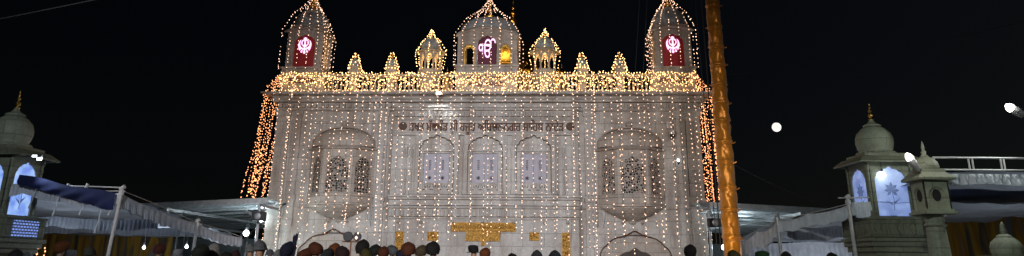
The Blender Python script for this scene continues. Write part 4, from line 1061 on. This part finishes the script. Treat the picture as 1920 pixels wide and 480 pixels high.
# ------------------------------------------------------------------ people
def skin_mesh(name, verts, edges, radii, root, sub=1):
    me = bpy.data.meshes.new(name); me.from_pydata(verts, edges, [])
    o = bpy.data.objects.new(name, me); col.objects.link(o)
    mod = o.modifiers.new('s', 'SKIN'); mod.use_smooth_shade = True
    sv = me.skin_vertices[0].data
    for i, r in enumerate(radii): sv[i].radius = r if isinstance(r, tuple) else (r, r)
    for i in range(len(verts)): sv[i].use_root = (i == root)
    s = o.modifiers.new('d', 'SUBSURF'); s.levels = sub; s.render_levels = sub
    bpy.context.view_layer.update(); dg = bpy.context.evaluated_depsgraph_get()
    out = bpy.data.meshes.new_from_object(o.evaluated_get(dg)); bpy.data.objects.remove(o); out.name = name
    out.polygons.foreach_set('use_smooth', [True] * len(out.polygons)); return out
def chain(V, E, Rr, start, pts):
    p = start
    for c, r in pts: V.append(c); Rr.append(r); E.append((p, len(V) - 1)); p = len(V) - 1
    return p
def body_mesh():
    V = [(0, 0, .95)]; Rr = [(.15, .11)]; E = []
    sp = chain(V, E, Rr, 0, [((0, 0, 1.15), (.135, .10)), ((0, 0, 1.33), (.165, .11))])
    chain(V, E, Rr, sp, [((0, 0, 1.46), (.08, .07)), ((0, .01, 1.53), .052), ((0, .02, 1.60), (.07, .085)), ((0, .02, 1.68), (.075, .095)), ((0, .01, 1.745), (.05, .06))])
    chain(V, E, Rr, 6, [((0, .115, 1.625), .014)])
    for s in (-1, 1):
        h = chain(V, E, Rr, sp, [((s * .17, 0, 1.40), .058), ((s * .235, -.02, 1.14), .042), ((s * .245, .06, .92), .027), ((s * .245, .08, .87), (.02, .036))])
        for k, l in enumerate((.07, .08, .075, .06)):
            y = .045 + k * .023; chain(V, E, Rr, h, [((s * .247, y, .845), .009), ((s * .243, y, .845 - l * .55), .0085), ((s * .232, y + .005, .845 - l), .007)])
        chain(V, E, Rr, h, [((s * .235, .118, .87), .010), ((s * .228, .128, .835), .009)])
        chain(V, E, Rr, 0, [((s * .095, 0, .86), .085), ((s * .10, .01, .49), .055), ((s * .10, -.02, .09), .036), ((s * .11, .12, .035), .032)])
    return skin_mesh('body', V, E, Rr, 0)
def coat_mesh():
    V = [(0, 0, .95)]; Rr = [(.19, .145)]; E = []
    sp = chain(V, E, Rr, 0, [((0, 0, 1.15), (.17, .13)), ((0, 0, 1.34), (.195, .135))]); chain(V, E, Rr, sp, [((0, 0, 1.45), (.12, .095)), ((0, .01, 1.50), (.075, .07))])
    chain(V, E, Rr, 0, [((0, 0, .72), (.19, .15))])
    for s in (-1, 1): chain(V, E, Rr, sp, [((s * .18, 0, 1.40), .078), ((s * .245, -.02, 1.14), .062), ((s * .25, .055, .935), .046)])
    return skin_mesh('coat', V, E, Rr, 0)
def trousers_mesh():
    V = [(0, 0, .93)]; Rr = [(.16, .12)]; E = []
    for s in (-1, 1): chain(V, E, Rr, 0, [((s * .095, 0, .84), .10), ((s * .10, .01, .49), .078), ((s * .10, -.02, .13), .062)])
    return skin_mesh('trousers', V, E, Rr, 0)
BODY, COAT, TROU = body_mesh(), coat_mesh(), trousers_mesh()
def turban_mesh(style, seed):
    rnd = random.Random(seed); q = MB(); n = 40; tl = rnd.uniform(-.35, .35)
    if style == 'turban':
        rings = []
        for k in range(22):
            t = k / 21; aa = max(0, (t - .45) / .55) * PI / 2; r = (.118 + .034 * math.sin(min(.5, t * 1.1) * PI)) * math.cos(aa); tz = t if t <= .45 else .45 + .55 * math.sin(aa); r = max(r, .004)
            ring = []
            for i in range(n):
                th = 2 * PI * i / n; fold = .016 * abs(math.sin((tz * 10 + 1.6 * math.cos(th) * (.6 + tl)) * PI / 2 * 1.3)); sl = .03 * math.cos(th) * tl
                ring.append(((r + fold) * math.cos(th) * (.97), .01 + (r + fold) * 1.16 * math.sin(th), 1.635 + .235 * tz + sl * (1 - t) + .02 * math.sin(th)))
            rings.append(ring)
        q.loft(rings)
    elif style == 'tall':
        rings = []
        for k in range(20):
            t = k / 19; r = .112 + .032 * t ** .8 if t < .72 else .14 * math.sqrt(max(.001, 1 - ((t - .72) / .28) ** 2)); r = max(.005, r)
            rings.append([((r + .006 * abs(math.sin(t * 12 + math.cos(2 * PI * i / n) * 2))) * math.cos(2 * PI * i / n), .01 + r * 1.08 * math.sin(2 * PI * i / n), 1.62 + .25 * t) for i in range(n)])
        q.loft(rings)
    elif style == 'beanie':
        rings = []
        for k in range(16):
            t = k / 15; r = .103 * math.sqrt(max(.001, 1 - t ** 2.4)) + (.008 if t < .18 else 0)
            rings.append([((r + .004 * abs(math.sin(i * PI / 4))) * math.cos(2 * PI * i / n), .015 + (r * 1.15) * math.sin(2 * PI * i / n), 1.64 + .15 * t) for i in range(n)])
        q.loft(rings)
    elif style == 'cap':
        rings = []
        for r, z in ((.105, 1.66), (.115, 1.69), (.118, 1.76), (.108, 1.80), (.05, 1.815), (.005, 1.817)): rings.append([(r * math.cos(2 * PI * i / n), .015 + r * 1.1 * math.sin(2 * PI * i / n), z) for i in range(n)])
        q.loft(rings); q.slab([((.10 + .06) * math.cos(a), .03 + .15 * math.sin(a)) for a in [PI * i / 12 + PI for i in range(13)]], 1.658, 1.668)
    elif style == 'shawl':
        rings = []
        for k in range(18):
            t = k / 17; z = 1.80 - .62 * t; r = .02 + .115 * math.sqrt(min(1, t * 4.5)) + (.16 * max(0, t - .30) ** .8 if t > .3 else 0)
            rings.append([((r + .010 * math.sin(3 * 2 * PI * i / n + t * 8) * t) * math.cos(2 * PI * i / n) * (1 + .35 * max(0, t - .3)), .0 + (r * .92) * math.sin(2 * PI * i / n), z + .02 * math.cos(4 * PI * i / n) * t) for i in range(n)])
        q.loft(rings)
    return q
cols = dict(black=(.012, .012, .014), orange=(.42, .11, .012), darkred=(.16, .018, .012), rust=(.26, .06, .015), navy=(.012, .02, .09), green=(.02, .16, .04), olive=(.15, .14, .02), grey=(.26, .30, .36),
            pale=(.42, .47, .52), white=(.55, .56, .56), tan=(.22, .15, .08), maroon=(.07, .015, .02), slate=(.09, .11, .13), dgreen=(.012, .03, .02), check=(.07, .085, .09))
CM = {k: mat(k + '_cloth', tuple(x * .28 for x in v), .85, var=.3, scale=22 if k != 'check' else 60, bump=.5) for k, v in cols.items()}
SKIN = mat('skin', (.28, .15, .09), .55, var=.1); SKIN2 = mat('fair_skin', (.38, .22, .14), .55, var=.1)
BODY.materials.clear(); BODY.materials.append(SKIN); COAT.materials.clear(); COAT.materials.append(CM['slate']); TROU.materials.clear(); TROU.materials.append(CM['black'])
nm = {'turban': 'turban', 'tall': 'turban', 'beanie': 'knitted_hat', 'cap': 'cap', 'shawl': 'head_shawl'}
def person(px, ptop, wpx, colr, style, coat, label, fan_=False):
    wm = {'turban': .325, 'tall': .30, 'beanie': .225, 'cap': .26, 'shawl': .30}[style]
    Y = max(9.5, min(21, 1390 * wm / wpx * .97)); p = at(px, ptop, Y)
    top = {'turban': 1.87, 'tall': 1.87, 'beanie': 1.79, 'cap': 1.817, 'shawl': 1.80}[style]
    s = p.z / top
    if s > 1.07: s = 1.07
    if s < .82: s = .82
    o = empty('person', (p.x, Y, 0), random.uniform(-.5, .5)); o.scale = (s, s, s)
    tag(o, label, 'person', None)
    for me, mt in ((BODY, random.choice((SKIN, SKIN2))), (COAT, CM[coat]), (TROU, CM['black'])):
        c = link(bpy.data.objects.new(me.name, me), o); c.material_slots[0].link = 'OBJECT'; c.material_slots[0].material = mt
        if me is BODY: c.name = 'body'
    q = turban_mesh(style, px); rv = random.Random(px * 3 + 1); kx, kz, tlt = rv.uniform(.88, 1.05), rv.uniform(.90, 1.06), rv.uniform(-.22, .22)
    q.v = [(x * kx + (z - 1.64) * tlt, y * kx - (z - 1.64) * abs(tlt) * .4, 1.64 + (z - 1.64) * kz) for x, y, z in q.v]; hat = q.build(nm[style], CM[colr], o, smooth=True)
    if fan_:
        q = MB(); pts = [(-.02, 1.6), (.0, 1.78)] + [(-.02 + k * .022, 1.99 + (.03 if k % 2 else -.02) + .012 * k) for k in range(6)] + [(.06, 1.78), (.05, 1.6)]
        q.prism([(x + .12, z - .02) for x, z in pts], -.02, .0); q.build('turban_plume', CM['navy'], hat)
PEOPLE = [
 (30, 467, 29, 'black', 'turban', 'slate', 'person in a black turban at the far left below the stone pavilion'),
 (50, 473, 18, 'pale', 'shawl', 'pale', 'person under a pale shawl beside the black turban at the far left'),
 (116, 451, 24, 'orange', 'turban', 'dgreen', 'person in a bright orange turban standing under the left tent'),
 (136, 468, 16, 'white', 'cap', 'slate', 'person in a small white cap beside the orange turban'),
 (171, 462, 23, 'check', 'beanie', 'black', 'person in a grey and black knitted hat near the left tent pole'),
 (300, 456, 21, 'darkred', 'turban', 'black', 'person in a dark red turban under the left tent'),
 (334, 466, 19, 'pale', 'cap', 'slate', 'person in a round pale cap right of the dark red turban'),
 (376, 459, 28, 'dgreen', 'turban', 'black', 'person in a blackish green turban left of the white wrapped head'),
 (402, 451, 25, 'white', 'shawl', 'black', 'person with head wrapped in a white and black scarf'),
 (424, 472, 20, 'black', 'turban', 'black', 'short person in a low black turban behind the crowd left of the temple'),
 (443, 467, 18, 'maroon', 'beanie', 'black', 'person in a very dark maroon hat left of the temple corner'),
 (471, 457, 18, 'pale', 'beanie', 'slate', 'person in a pale blue knitted hat at the temple left corner'),
 (489, 451, 22, 'grey', 'beanie', 'black', 'person in a tall light grey hat in front of the temple corner'),
 (507, 467, 15, 'grey', 'beanie', 'slate', 'person in a low grey knitted hat left of the navy turban'),
 (521, 468, 19, 'pale', 'beanie', 'black', 'person in a striped pale knitted hat touching the navy turban'),
 (540, 454, 29, 'navy', 'turban', 'slate', 'person in a navy turban with an upright fan shaped plume'),
 (572, 465, 26, 'rust', 'turban', 'black', 'person in a brown and orange turban left of the rust turban'),
 (595, 453, 26, 'rust', 'turban', 'black', 'person in a tall rust orange turban in front of the left doorway'),
 (627, 456, 21, 'orange', 'turban', 'black', 'person in a dull orange turban left of the lamp stand'),
 (614, 464, 27, 'grey', 'beanie', 'slate', 'person in a blue grey hat in front of the dull orange turban'),
 (643, 463, 26, 'maroon', 'turban', 'black', 'person in a dark maroon turban below the lamp stand'),
 (680, 448, 26, 'black', 'turban', 'check', 'tall person in a black turban with checked scarf right of the lamp stand'),
 (688, 465, 21, 'olive', 'beanie', 'black', 'person in an olive yellow hat in front of the tall black turban'),
 (702, 459, 18, 'dgreen', 'turban', 'black', 'person in a black green turban right of the olive hat'),
 (719, 463, 21, 'rust', 'turban', 'black', 'person in a brown orange turban left of the pale blue turban'),
 (737, 459, 19, 'grey', 'turban', 'slate', 'person in a pale blue grey turban below the tall gilded plate'),
 (752, 467, 22, 'navy', 'turban', 'black', 'person in a low blackish navy turban right of the pale blue turban'),
 (767, 455, 25, 'rust', 'turban', 'maroon', 'person in a dark rust red turban below the left gilded plates'),
 (789, 459, 23, 'tan', 'turban', 'slate', 'person in a tan olive turban between rust and black turbans'),
 (812, 454, 25, 'black', 'turban', 'slate', 'person in a big black turban at the right end of the dense crowd'),
 (889, 459, 20, 'black', 'cap', 'black', 'person in a black brimmed cap below the gilded banner'),
 (909, 464, 22, 'orange', 'turban', 'rust', 'person in an orange brown turban beside the brimmed cap'),
 (963, 474, 14, 'black', 'turban', 'black', 'short person in black turban alone right of the gilded banner'),
 (1006, 469, 26, 'slate', 'shawl', 'slate', 'person under a dark grey shawl left of another grey shawl'),
 (1040, 470, 29, 'slate', 'shawl', 'black', 'person under a wide grey shawl beside the right tall gilded plate'),
 (1293, 458, 24, 'black', 'turban', 'black', 'person in a tall black turban alone at the temple right corner'),
 (1378, 470, 26, 'olive', 'turban', 'slate', 'person in an olive green turban at the foot of the golden flagpole'),
 (1427, 468, 25, 'green', 'tall', 'slate', 'person in a bright green flat turban right of the flagpole'),
 (1474, 473, 19, 'black', 'turban', 'black', 'person in a black turban under the right tent'),
 (1560, 474, 18, 'dgreen', 'turban', 'black', 'person in a dark green turban near the pole of the right tent'),
]
for i, p in enumerate(PEOPLE): person(*p, fan_=(p[0] == 540))
bpy.context.view_layer.update()
